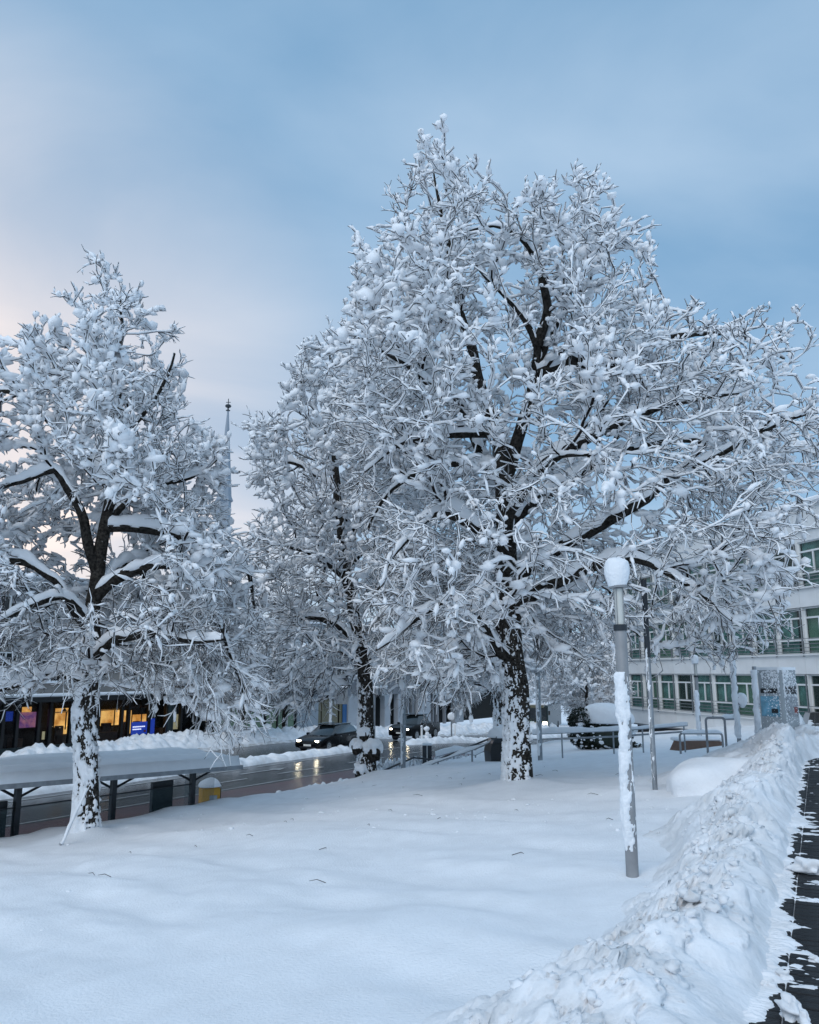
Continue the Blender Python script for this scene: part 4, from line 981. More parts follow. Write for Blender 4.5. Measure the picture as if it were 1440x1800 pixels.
# --- lower block further along the street, green glazed shop front
blk, L2 = street_building('corner_building', 'grey building with green glazed shop front and white pillars along the far pavement', 43.4, 43.4, 92, 16, ROADZ - 0.6, 8.8, 'grey_wall', 2, 2.9, 3.2, 1.4, 1.6, 3.0)
def bx2(px): r = ray(px, 1270); t = 43.4 / (RN[0] * r[0] + RN[1] * r[1]); return (RD[0] * r[0] + RD[1] * r[1]) * t - 43.4
fbox(0, L2, 1.2, 16, 0, 3.2).build('rear_wall', 'dark_room', blk)
fbox(0, bx2(560), -0.1, 0.5, 0, 0.75).build('plinth', 'pale_wall', blk)
MB().box((bx2(560) / 2, -0.1, 0.80), (bx2(560), 0.5, 0.14), ch=0.04).build('plinth_snow', 'snow', blk)
for a, b in ((380, 428), (430, 466), (470, 519)): fbox(bx2(a), bx2(b), 0.15, 0.2, 0.76, 3.15).build('shop_pane', 'lit_green', blk)
for a in (429, 468, 489, 520): x = bx2(a); fbox(x - 0.07, x + 0.07, 0.05, 0.3, 0.76, 3.2).build('mullion', 'black', blk)
fbox(bx2(521), bx2(558), -0.08, 0.6, 0.76, 3.2).build('pier', 'pale_wall', blk)
for a, b in ((560, 567), (569, 582), (584, 597), (600, 612)): fbox(bx2(a), bx2(b), 0.2, 0.25, 0.2, 2.9).build('shop_pane', 'lit_olive', blk)
for a, b in ((612, 640), (676, 686), (700, 712), (735, 747), (747, 757), (800, 815)): fbox(bx2(a), bx2(b), -0.02, 0.5, 0, 3.2).build('pier', 'pale_wall', blk)
fbox(bx2(604), bx2(611), 0.1, 0.14, 0.9, 2.5).build('poster', 'blue_sign', blk)
fbox(bx2(490), bx2(508), 0.9, 0.95, 3.4, 4.4).build('lit_window', 'lit_warm', blk); fbox(bx2(568), bx2(583), 0.35, 0.4, 2.2, 3.1).build('lit_wall', 'lit_olive', blk)
for a in (720, 728, 764, 772, 785): x = bx2(a); fbox(x - 0.12, x + 0.12, 0.1, 0.4, 0, 3.2).build('pier', 'grey_wall', blk)

# --- church turret far behind
cx, cy, cz = att(393, 900, 150); cz0 = -8
ch_ = empty('church', (cx, cy, cz0), 'distant church turret with slim grey spire and cross between the trees', 'church')
def zat(py, t=150): return float(att(393, py, t)[2]) - cz0
zt = zat(688); zb_ = zat(711); zs = zat(880)
MB().box((0, 0, zs / 2), (2.2, 2.2, zs)).build('tower', 'spire', ch_)
MB().lathe([(1.7, zs), (1.35, zs + 0.8), (0.95, zs + 6.5), (0.5, zs + 12.5), (0.16, zb_)], n=8).build('spire', 'spire', ch_)
MB().lathe([(0.05, zb_), (0.42, zb_ + 0.05), (0.42, zb_ + 0.15), (0.15, zb_ + 0.25), (0.15, zb_ + 0.6), (0.45, zb_ + 0.72), (0.6, zb_ + 0.95), (0.45, zb_ + 1.2), (0.1, zb_ + 1.3)], n=12).build('finial_ball', 'dark_metal', ch_, smooth=True)
MB().box((0, 0, zb_ + 1.3 + (zt - zb_ - 1.3) / 2), (0.13, 0.13, zt - zb_ - 1.2)).box((0, 0, zt - 0.65), (0.85, 0.11, 0.11)).build('cross', 'dark_metal', ch_)
MB().box((-9, 6, zs * 0.3), (18, 9, zs * 0.6)).build('nave', 'beige_wall', ch_)

# ================================================================== STREET FURNITURE AND VEHICLES
# --- bus shelter on the pavement below the lawn
SR = np.array([-4.42, 22.25]); SLd = np.array([0.59, 0.807]); SB = np.array([-0.807, 0.59]); SLEN = 11.0
sh = empty('bus_shelter', (SR[0], SR[1], ROADZ + 0.1), 'long bus shelter with snow-covered flat roof on dark posts', 'bus shelter', None, math.atan2(-SLd[1], -SLd[0]))
# local x runs left along the shelter from its right end, local y: towards the viewer is +
RZ = 2.06
def rtilt(x): return 0.028 * x
def slab(x0, x1, y0, y1, z0, z1): 
    mb = MB(); vs = []
    for z in (z0, z1):
        for x, y in ((x0, y0), (x1, y0), (x1, y1), (x0, y1)): vs.append((x, y, z + rtilt(x)))
    return mb.add(vs, [[0, 3, 2, 1], [4, 5, 6, 7], [0, 1, 5, 4], [1, 2, 6, 5], [2, 3, 7, 6], [3, 0, 4, 7]])
slab(0, SLEN, -2.4, 0, RZ, RZ + 0.06).build('roof', 'dark_metal', sh)
slab(-0.02, SLEN, 0.0, 0.05, RZ - 0.03, RZ + 0.07).build('fascia', 'galv', sh)
slab(-0.06, -0.01, -2.4, 0.05, RZ - 0.03, RZ + 0.07).build('fascia', 'galv', sh)
xs = np.linspace(-0.03, SLEN, 150); ys = np.linspace(0.04, -2.4, 40); Xm, Ym_ = np.meshgrid(xs, ys, indexing='ij')
e1 = np.minimum.reduce([Xm + 0.03, 0.04 - Ym_, Ym_ + 2.4]); hs = 0.25 * np.clip(e1 / 0.03, 0, 1) ** 0.4
P3 = np.stack([Xm, Ym_, 0 * Xm], -1).reshape(-1, 3)
hs = hs + (0.05 * np.sin(Ym_ * 7.5 + 0.6 * noise(P3 * [0.5, 0.3, 1], 4).reshape(Xm.shape)) + 0.05 * fbm(P3 * [0.7, 2.2, 1], 5, 3).reshape(Xm.shape) + 0.10 * (-Ym_ / 2.4)) * np.clip(e1 / 0.25, 0, 1)
obj('roof_snow', mesh_np('roof_snow', np.stack([Xm, Ym_, RZ + 0.06 + rtilt(Xm) + hs], -1).reshape(-1, 3), grid_faces(*Xm.shape)[:, ::-1], 'snow'), sh)
PXS = (0.75, 3.1, 5.45, 7.8)
for k, x in enumerate(PXS):
    MB().box((x, -0.95, (RZ + rtilt(x)) / 2), (0.12, 0.12, RZ + rtilt(x))).build('post', 'dark_metal', sh)
    MB().tube([(x, -0.95, RZ - 0.35 + rtilt(x)), (x - 0.5, -0.6, RZ - 0.02 + rtilt(x))], 0.03, 6).tube([(x, -0.95, RZ - 0.35 + rtilt(x)), (x + 0.4, -1.5, RZ - 0.02 + rtilt(x))], 0.03, 6).build('brace', 'dark_metal', sh)
    if k: 
        a = PXS[k - 1]; mb = MB().box(((a + x) / 2, -0.95, 0.95), (x - a - 0.16, 0.012, 1.4)); mb.build('pane', 'shelter_glass', sh)
        for zr in (1.67, 0.23): MB().box(((a + x) / 2, -0.95, zr), (x - a - 0.13, 0.03, 0.03)).build('glazing_rail', 'dark_metal', sh)
MB().box((-0.02, -1.6, 1.05), (0.012, 1.2, 1.6)).build('pane', 'shelter_glass', sh)
for x, w in ((1.55, 0.62), (5.95, 0.75)):
    b_ = MB().box((x, -1.15, 1.18), (w, 0.10, 1.25)).build('timetable_board', 'dark_metal', sh)
    MB().box((x - w * 0.25, -1.15, 0.28), (0.06, 0.06, 0.56)).box((x + w * 0.25, -1.15, 0.28), (0.06, 0.06, 0.56)).build('board_leg', 'dark_metal', sh)
MB().box((4.2, -1.5, 0.45), (1.8, 0.4, 0.05)).box((3.5, -1.5, 0.22), (0.06, 0.3, 0.42)).box((4.9, -1.5, 0.22), (0.06, 0.3, 0.42)).build('bench', 'brown', sh)
xg, yg = np.mean([SR, SR - SLd * SLEN], axis=0)
tag(strip('pavement', 16.8, 20.4, -12, 60, 0.09, 'slush', 60), kind='structure')
tag(strip('kerb', 20.4, 20.6, -12, 60, 0.10, 'grey_wall', 60), kind='structure')

# --- yellow ticket machine at the end of the shelter
p = att(368, 1400, 24.0); gz = ROADZ + 0.1
tm = empty('ticket_machine', (p[0], p[1], gz), 'yellow ticket machine with dark side and thick snow cap by the shelter', 'ticket machine', None, R(28))
hh = float(att(368, 1384, 24.0)[2]) - gz
MB().box((0, 0, hh / 2), (0.52, 0.42, hh), ch=0.03).build('housing', 'yellow', tm)
MB().box((0.275, 0, hh / 2), (0.03, 0.40, hh - 0.06)).build('side_panel', 'black', tm)
MB().box((0.06, -0.22, hh - 0.3), (0.22, 0.02, 0.18)).build('display', 'galv', tm); MB().box((0.06, -0.22, hh - 0.62), (0.26, 0.02, 0.10)).build('slot', 'black', tm)
V, F = blobs(np.array([[0, 0, hh + 0.02]]), np.array([[0.36, 0.32, 0.22]]), 3, 0.16, 1.4, 3, 0.0); obj('snow_cap', mesh_np('snow_cap', V, F, 'snow'), tm)

# --- tall lamp in front and its twins further back
def lamp_post(base, H, label, side, seed, z_stick=(0.15, 1.75), cover=0.0, cap=True):
    r = empty('lamp_post', base, label, 'lamp post', 'column lamps with snow caps')
    k = H / 2.98
    MB().lathe([(0.062, -0.15), (0.062, 2.28 * k), (0.055, 2.29 * k)], n=20).build('column', 'grey_paint', r, smooth=True)
    MB().lathe([(0.070, 2.25 * k), (0.070, 2.31 * k)], n=20).build('collar', 'dark_metal', r, smooth=True)
    MB().lathe([(0.044, 2.31 * k), (0.044, 2.66 * k)], n=16).build('lamp_tube', 'lamp_glass', r, smooth=True)
    mb = MB()
    for a in range(4): an = R(45 + 90 * a); mb.tube([(0.052 * math.cos(an), 0.052 * math.sin(an), 2.30 * k), (0.052 * math.cos(an), 0.052 * math.sin(an), 2.68 * k)], 0.0045, 6)
    mb.build('lamp_strut', 'grey_paint', r)
    MB().lathe([(0.095, 2.67 * k), (0.10, 2.69 * k), (0.05, 2.72 * k)], n=20).build('cover_plate', 'grey_paint', r, smooth=True)
    prof = [(0.02, 2.68), (0.10, 2.682), (0.115, 2.72), (0.138, 2.80), (0.140, 2.87), (0.125, 2.925), (0.09, 2.955), (0.04, 2.965), (0.005, 2.967)]
    n_ = 28; th = np.linspace(0, 2 * np.pi, n_, endpoint=False); pr_ = []
    zz = np.linspace(0, len(prof) - 1, 34); pr_ = np.stack([np.interp(zz, range(len(prof)), [a[0] for a in prof]), np.interp(zz, range(len(prof)), [a[1] for a in prof])], -1)
    T, I = np.meshgrid(th, np.arange(34)); rr = pr_[I, 0]; z = pr_[I, 1]
    P = np.stack([rr * np.cos(T), rr * np.sin(T), z], -1); f_ = 1 + 0.06 * fbm((P * 9).reshape(-1, 3), seed, 3).reshape(T.shape)
    f_ = f_ * 0.93; P[..., 0] = P[..., 0] * f_ - 0.008; P[..., 1] *= f_; P[..., 2] = P[..., 2] * k + 0.012 * (f_ - 0.93) * 20 * (z - 2.7) * 4
    i = np.arange(33)[:, None] * n_; a = np.arange(n_)[None]; b = (a + 1) % n_
    obj('snow_cap', mesh_np('snow_cap', P.reshape(-1, 3), np.stack([i + a, i + b, i + n_ + b, i + n_ + a], -1).reshape(-1, 4), 'snow'), r)
    snow_post(0.062, z_stick[0], z_stick[1], side, 0.024, seed, 'stuck_snow', r, nth=36, step=0.014, cover=cover)
    return r
b = onlawn(1112, 1537); b[2] = ground_under(b[0], b[1]); lamp_post(b, 3.17 + (-0.16 - b[2]), 'nearest lamp post with thick white snow cap, plastered with snow down one side', R(212), 7, (0.2, 2.0), 0.15)
def lawn_at(px, py): p = onlawn(px, py); return p
for px, py, t, lab in ((1232, 1316, 27, 'lamp post plastered with snow, standing behind the hoop barrier'),):
    p = att(px, py, t); lamp_post(p, float(att(px, 1150, t)[2] - p[2]), lab, R(200), 17, (0.2, 1.9), 0.6)
def pole(name, base, top_z, rad, label, cat, seed, snowside=None, upper=None, cover=0.0, grp=None, thick=0.03):
    r = empty(name, base, label, cat, grp); H = top_z - base[2]
    MB().lathe([(rad, -0.3), (rad, H * (0.62 if upper else 1.0)), (rad * 0.9, H * (0.62 if upper else 1.0) + 0.01)], n=14).build('shaft', 'galv', r, smooth=True)
    if upper: MB().lathe([(rad * 1.12, H * 0.62), (rad * 1.12, H)], n=14).build('upper_shaft', upper, r, smooth=True)
    if snowside is not None: snow_post(rad, 0.1, H * 0.97, snowside, thick, seed, 'stuck_snow', r, 16, 0.03, cover)
    return r
p = onlawn(1152, 1389); pole('pole', p, p[2] + 3.9, 0.048, 'slim grey pole with darker upper half in the snow behind the nearest lamp', 'pole', 4, R(200), 'dark_metal', -0.3, thick=0.012)
p = att(950, 1337, 25.8); q = pole('pole', p, float(att(950, 1182, 25.8)[2]), 0.075, 'grey pole with flat snowy top just behind the large trunk', 'pole', 5, R(190), None, 0.1, thick=0.02)
H = float(att(950, 1182, 25.8)[2]) - p[2]
MB().box((-0.02, 0, H + 0.02), (0.42, 0.22, 0.06)).build('top_plate', 'galv', q); MB().box((-0.02, 0, H + 0.1), (0.44, 0.24, 0.10), ch=0.04).build('plate_snow', 'snow', q)
p = att(709, 1352, 28.5); pole('mast', p, 6.5, 0.085, 'grey street mast rising beside the handrail into the branches', 'mast', 6, R(200), None, 0.0, thick=0.012)
for px, y0, y1, lab, hoop in ((1300, 1306, 1140, 'snow-plastered pole carrying a small snowy basket beside the hoop barrier', True), (1336, 1304, 1172, 'snow-plastered pole close to the grey information pillar', True)):
    p = att(px, y0, 22.0); q = pole('pole', p, float(att(px, y1, 22)[2]), 0.055, lab, 'pole', px, R(210), None, 0.75, thick=0.035)
    hz = float(att(px, 1232, 22)[2] - p[2])
    MB().box((0.12, -0.02, hz), (0.20, 0.16, 0.22), ch=0.02).build('basket', 'grey_paint', q)
    V, F = blobs(np.array([[0.12, -0.04, hz + 0.02]]), np.array([[0.15, 0.13, 0.2]]), 3, 0.3, 1.6, px); obj('basket_snow', mesh_np('basket_snow', V, F, 'snow'), q)
p = att(656, 1330, 40); q = pole('lamp_post', p, float(att(656, 1222, 40)[2]), 0.10, 'grey lamp post with small box head between the two cars', 'lamp post', 9)
MB().box((0.05, 0, float(att(656, 1222, 40)[2]) - p[2] + 0.14), (0.30, 0.26, 0.3), ch=0.04).build('lamp_head', 'galv', q); MB().box((0.05, 0, float(att(656, 1222, 40)[2]) - p[2] + 0.35), (0.34, 0.30, 0.14), ch=0.05).build('head_snow', 'snow', q)
p = att(581, 1296, 62); q = pole('sign_post', p, float(att(581, 1200, 62)[2]), 0.09, 'white post with snowy hanging board beyond the estate car', 'sign post', 10, R(200), None, 1.2)
zz = float(att(581, 1212, 62)[2]) - p[2]
MB().box((0.75, 0, zz - 0.5), (1.0, 0.06, 1.2)).build('board', 'galv', q); MB().box((0.75, 0, zz + 0.17), (1.05, 0.2, 0.12), ch=0.04).build('board_snow', 'snow', q)

# --- information pillar at the end of the path
p = att(1378, 1314, 19.6); st = empty('information_pillar', p, 'grey information pillar with blue poster, frosted with snow, at the end of the path', 'information pillar', None, R(-12))
Hp = float(att(1378, 1178, 19.6)[2]) - p[2]
pts = [(-0.46, -0.02), (-0.05, -0.30), (0.0, -0.31), (0.05, -0.30), (0.42, 0.06), (0.42, 0.12), (-0.44, 0.10)]
MB().prism(pts, 'z', -0.4, Hp).build('body', 'stele', st)
def on_face(a, b, u0, u1, z0, z1, d, m, name, par=st):
    a = np.array(a); b = np.array(b); t_ = (b - a); n_ = np.array([t_[1], -t_[0]]); n_ /= np.linalg.norm(n_)
    A = a + t_ * u0 + n_ * d; B = a + t_ * u1 + n_ * d; C_ = a + t_ * u0 + n_ * 0.001; D_ = a + t_ * u1 + n_ * 0.001
    vs = [(*A, z0), (*B, z0), (*D_, z0), (*C_, z0), (*A, z1), (*B, z1), (*D_, z1), (*C_, z1)]
    return MB().add(vs, [[0, 1, 2, 3], [4, 5, 6, 7], [0, 1, 5, 4], [1, 2, 6, 5], [2, 3, 7, 6], [3, 0, 4, 7]]).build(name, m, par)
fl = ((-0.46, -0.02), (-0.05, -0.30)); fr_ = ((0.05, -0.30), (0.42, 0.06))
on_face(*fl, 0.06, 0.94, Hp * 0.40, Hp * 0.66, 0.006, 'poster_blue', 'poster'); on_face(*fl, 0.08, 0.9, Hp * 0.70, Hp * 0.76, 0.006, 'ink', 'heading')
on_face(*fl, 0.55, 0.86, Hp * 0.445, Hp * 0.50, 0.010, 'ink', 'map_mark'); on_face(*fr_, 0.08, 0.94, Hp * 0.40, Hp * 0.66, 0.006, 'poster_grey', 'poster')
on_face(*fr_, 0.10, 0.92, Hp * 0.69, Hp * 0.79, 0.006, 'ink', 'heading'); on_face(*fr_, 0.66, 0.9, Hp * 0.44, Hp * 0.52, 0.010, 'dark_red', 'picture')
# frost patches stuck on it
g = np.random.default_rng(5); n_ = 1500; C = []
for i in range(n_):
    f_ = fl if g.random() < 0.45 else fr_; u = g.random() ** (0.5 if f_ is fl else 1.8); zz = Hp * (1 - abs(g.normal(0, 0.5))) if g.random() < 0.6 else g.uniform(0.1, Hp)
    zz = min(max(zz, 0.05), Hp); C.append((f_[0][0] + (f_[1][0] - f_[0][0]) * u, f_[0][1] + (f_[1][1] - f_[0][1]) * u, zz))
C = np.array(C); sz = np.clip(g.lognormal(-4.75, 0.45, n_), 0.004, 0.03) * (0.7 + 1.1 * (C[:, 2] / Hp) ** 3)
V, F = blobs(C, np.stack([sz, sz, sz * 1.2], -1), 1, 0.4, 1.5, 8)
tag(obj('stuck_snow', mesh_np('stuck_snow', V, F, 'snow'), st), kind='stuff')
MB().prism([(a * 1.03, b * 1.03) for a, b in pts], 'z', Hp, Hp + 0.07).build('snow_cap', 'snow', st)

# --- railings
def rail_run(name, base_pts, heights, label, posts, rad=0.028, snow=True, grp=None, seed=1):
    p0 = np.array(base_pts[0]); r = empty(name, p0, label, 'railing', grp)
    bp = [np.array(p) - p0 for p in base_pts]
    for h_ in heights:
        MB().tube([q + [0, 0, h_] for q in bp], rad, 8).build('rail', 'galv', r, smooth=True)
    for k in posts:
        i = int(k); f = k - i; q = bp[i] * (1 - f) + bp[min(i + 1, len(bp) - 1)] * f
        MB().tube([q + [0, 0, -0.6], q + [0, 0, max(heights) - 0.01]], rad * 0.9, 8).build('post', 'galv', r, smooth=True)
    if snow:
        P = []; 
        for a, b in zip(bp[:-1], bp[1:]):
            m = max(2, int(np.linalg.norm(b - a) / 0.08))
            for t in np.linspace(0, 1, m, endpoint=False): P.append(a * (1 - t) + b * t)
        P = np.array(P + [bp[-1]]) + [0, 0, max(heights)]
        lump = np.clip(1 + 0.5 * fbm(np.stack([np.arange(len(P)) * 0.12, np.zeros(len(P)), np.full(len(P), seed)], -1), seed, 3), 0.2, 2)
        if snow is True: snow = 0.14
        V, F = snow_chains(P[None], (0.055 * lump ** 0.5)[None], (snow * lump)[None], np.full((1, len(P)), 0.005), 8)
        obj('rail_snow', mesh_np('rail_snow', V, F, 'snow'), r)
    return r
A_ = att(938, 1334, 26.6); B_ = att(1080, 1330, 25.5); C_ = att(1212, 1322, 24.6)
rail_run('railing', [A_, B_, C_], (0.60, 0.78), 'low tubular railing with a thick roll of snow, in front of the hedge', (0.37, 1.0, 1.4, 1.95), seed=3)
Ya = [att(*p, 29.0) for p in ((662, 1360), (727, 1332), (768, 1336), (862, 1298), (894, 1298))]
hr = empty('handrail', Ya[0], 'dark bent handrail descending the ramp to the street', 'railing', None)
MB().tube([q - Ya[0] for q in Ya], 0.032, 8).build('rail', 'dark_metal', hr, smooth=True)
for q, d in ((att(680, 1352, 29), 0.5), (att(758, 1336, 29), 0.9), (att(860, 1299, 29), 1.1)): MB().tube([q - Ya[0], q - Ya[0] - np.array([0, 0, d])], 0.028, 8).build('post', 'dark_metal', hr, smooth=True)
Yb = [att(*p, 27.6) for p in ((718, 1362), (770, 1338), (830, 1318), (892, 1292))]
rail_run('handrail', [p - np.array([0, 0, 0.8]) for p in Yb], (0.8,), 'pale handrail coated with snow beside the dark bent one', (0.2, 1.0, 2.0), rad=0.035, snow=0.10, seed=6)
Yc_ = [att(*p, 30.5) for p in ((766, 1330), (798, 1321), (836, 1327), (862, 1314))]
rail_run('handrail', [p - np.array([0, 0, 0.7]) for p in Yc_], (0.7,), 'snow-topped rail of the ramp behind the street mast', (1.0, 2.0, 2.9), rad=0.03, snow=0.16, seed=8)
# cabinet beside the mast
p = att(751, 1356, 29.4); cb = empty('cabinet', p, 'narrow dark double cabinet with white edges beside the handrail', 'cabinet')
for k in (-1, 1): MB().box((k * 0.09, 0, 0.35), (0.15, 0.16, 1.1)).build('box', 'dark_metal', cb)
MB().box((0, 0.0, 0.93), (0.36, 0.2, 0.08), ch=0.03).build('snow_cap', 'snow', cb); MB().box((0, -0.03, 0.35), (0.022, 0.14, 1.1)).build('edge_strip', 'white_frame', cb)
# hoop barriers
p = att(1244, 1312, 22.5); hb = empty('hoop_barrier', p, 'grey tubular hoop barrier poking out of the ploughed snow', 'barrier')
def arc(w, h, r0): 
    o = [(0, 0, -0.4), (0, 0, h - r0)] + [(r0 - r0 * math.cos(a), 0, h - r0 + r0 * math.sin(a)) for a in np.linspace(0.3, math.pi / 2, 5)]
    return o + [(w - x, y, z) for x, y, z in o[::-1]]
MB().tube(arc(0.52, 0.76, 0.08), 0.032, 10).build('hoop', 'grey_paint', hb, smooth=True)
MB().tube([(0.5, 0.05, 0.72), (0.98, 0.3, 0.72)], 0.03, 8).build('rail', 'galv', hb, smooth=True)
V, F = snow_chains(np.array([[(0.45 + 0.06 * i, 0.03 + 0.03 * i, 0.74) for i in range(10)]]), np.full((1, 10), 0.05), 0.11 * np.array([[.3, .9, 1, 1.1, 1, .9, 1, 1, .8, .3]]), np.full((1, 10), 0.005), 8); obj('rail_snow', mesh_np('rail_snow', V, F, 'snow'), hb)
p = att(1196, 1308, 24); h2 = empty('hoop_barrier', p, 'lower tubular hoop with snow roll just before the brown planter', 'barrier')
MB().tube(arc(1.25, 0.30, 0.08), 0.03, 10).build('hoop', 'grey_paint', h2, smooth=True)
V, F = snow_chains(np.array([[(0.05 + 0.1 * i, 0, 0.31) for i in range(13)]]), np.full((1, 13), 0.05), 0.10 * np.array([[.2, .9, 1, 1.1, 1, .9, 1, 1, .8, 1, 1, .8, .2]]), np.full((1, 13), 0.005), 8); obj('rail_snow', mesh_np('rail_snow', V, F, 'snow'), h2)
p = att(1225, 1312, 26); pb = empty('planter', p, 'low brown planter behind the hoop barriers', 'planter', None, R(15))
MB().prism([(-0.9, -0.3), (0.9, -0.3), (0.7, 0.16), (-0.6, 0.2)], 'y', -0.3, 0.3).build('tub', 'brown', pb); MB().box((0.05, 0.1, 0.22), (1.4, 0.7, 0.12), ch=0.04).build('planter_snow', 'snow', pb)

# --- black container behind the large trunk
p = att(880, 1336, 27.5); bn = empty('waste_container', p, 'black container with snow heaped on its lid, half hidden by the large trunk', 'waste container', None, R(10))
MB().prism([(-0.42, -0.2), (0.5, -0.2), (0.5, 0.62), (-0.40, 0.55), (-0.46, 0.3)], 'y', -0.4, 0.4).build('body', 'black', bn)
MB().prism([(-0.38, 0.56), (0.5, 0.63), (0.5, 0.92), (0.1, 0.95), (-0.2, 0.82)], 'y', -0.36, 0.36).build('hood', 'dark_metal', bn)
V, F = blobs(np.array([[0.1, -0.05, 0.74]]), np.array([[0.55, 0.48, 0.42]]), 3, 0.12, 1.0, 4, 0.0); obj('snow_cap', mesh_np('snow_cap', V, F, 'snow'), bn)

# --- bollards and a round sign on the far median
p0 = None
for k, (px, lab) in enumerate(((741.5, 'thin white bollard on the median in front of the dark pickup'), (750, 'bollard with lumpy snow on it, beside the thin white bollard on the median'))):
    p = att(px, 1303 - (1 if k else 0), 57.5); b_ = empty('bollard', p, lab, 'bollard', 'bollards on the median')
    MB().lathe([(0.075, -0.3), (0.075, 0.95), (0.03, 1.0)], n=10).build('shaft', 'white_frame', b_, smooth=True)
    if k: V, F = blobs(np.array([[0, 0, 0.2], [0.05, 0, 0.45], [0, 0, 0.8]]), np.array([[0.16, 0.16, 0.2], [0.14, 0.14, 0.16], [0.2, 0.2, 0.16]]), 2, 0.3, 1.5, 5)
    else: V, F = blobs(np.array([[0, 0, 1.0]]), np.array([[0.1, 0.1, 0.08]]), 2, 0.2, 1.5, 5)
    obj('snow_cap', mesh_np('snow_cap', V, F, 'snow'), b_)
p = att(794, 1298, 64); rs = empty('round_sign', p, 'round snow-covered traffic sign on a thin post on the median', 'traffic sign')
MB().lathe([(0.06, -0.4), (0.06, 1.5)], n=8).build('post', 'galv', rs, smooth=True)
MB().add([(0.20 * math.cos(a) * 1.6, d, 1.62 + 0.32 * math.sin(a)) for d in (-0.03, 0.03) for a in np.linspace(0, 2 * np.pi, 20, endpoint=False)], [list(range(20)), list(range(39, 19, -1))] + [[i, (i + 1) % 20, 20 + (i + 1) % 20, 20 + i] for i in range(20)]).build('disc', 'galv', rs)
V, F = blobs(np.array([[0, -0.05, 1.66]]), np.array([[0.32, 0.07, 0.33]]), 2, 0.15, 1.5, 6); obj('stuck_snow', mesh_np('stuck_snow', V, F, 'snow'), rs)
p = att(800.5, 1298, 64); b_ = empty('bollard', p, 'slim white bollard on the median beside the round traffic sign', 'bollard', 'bollards on the median')
MB().lathe([(0.07, -0.3), (0.07, 1.0), (0.03, 1.05)], n=10).build('shaft', 'white_frame', b_, smooth=True)

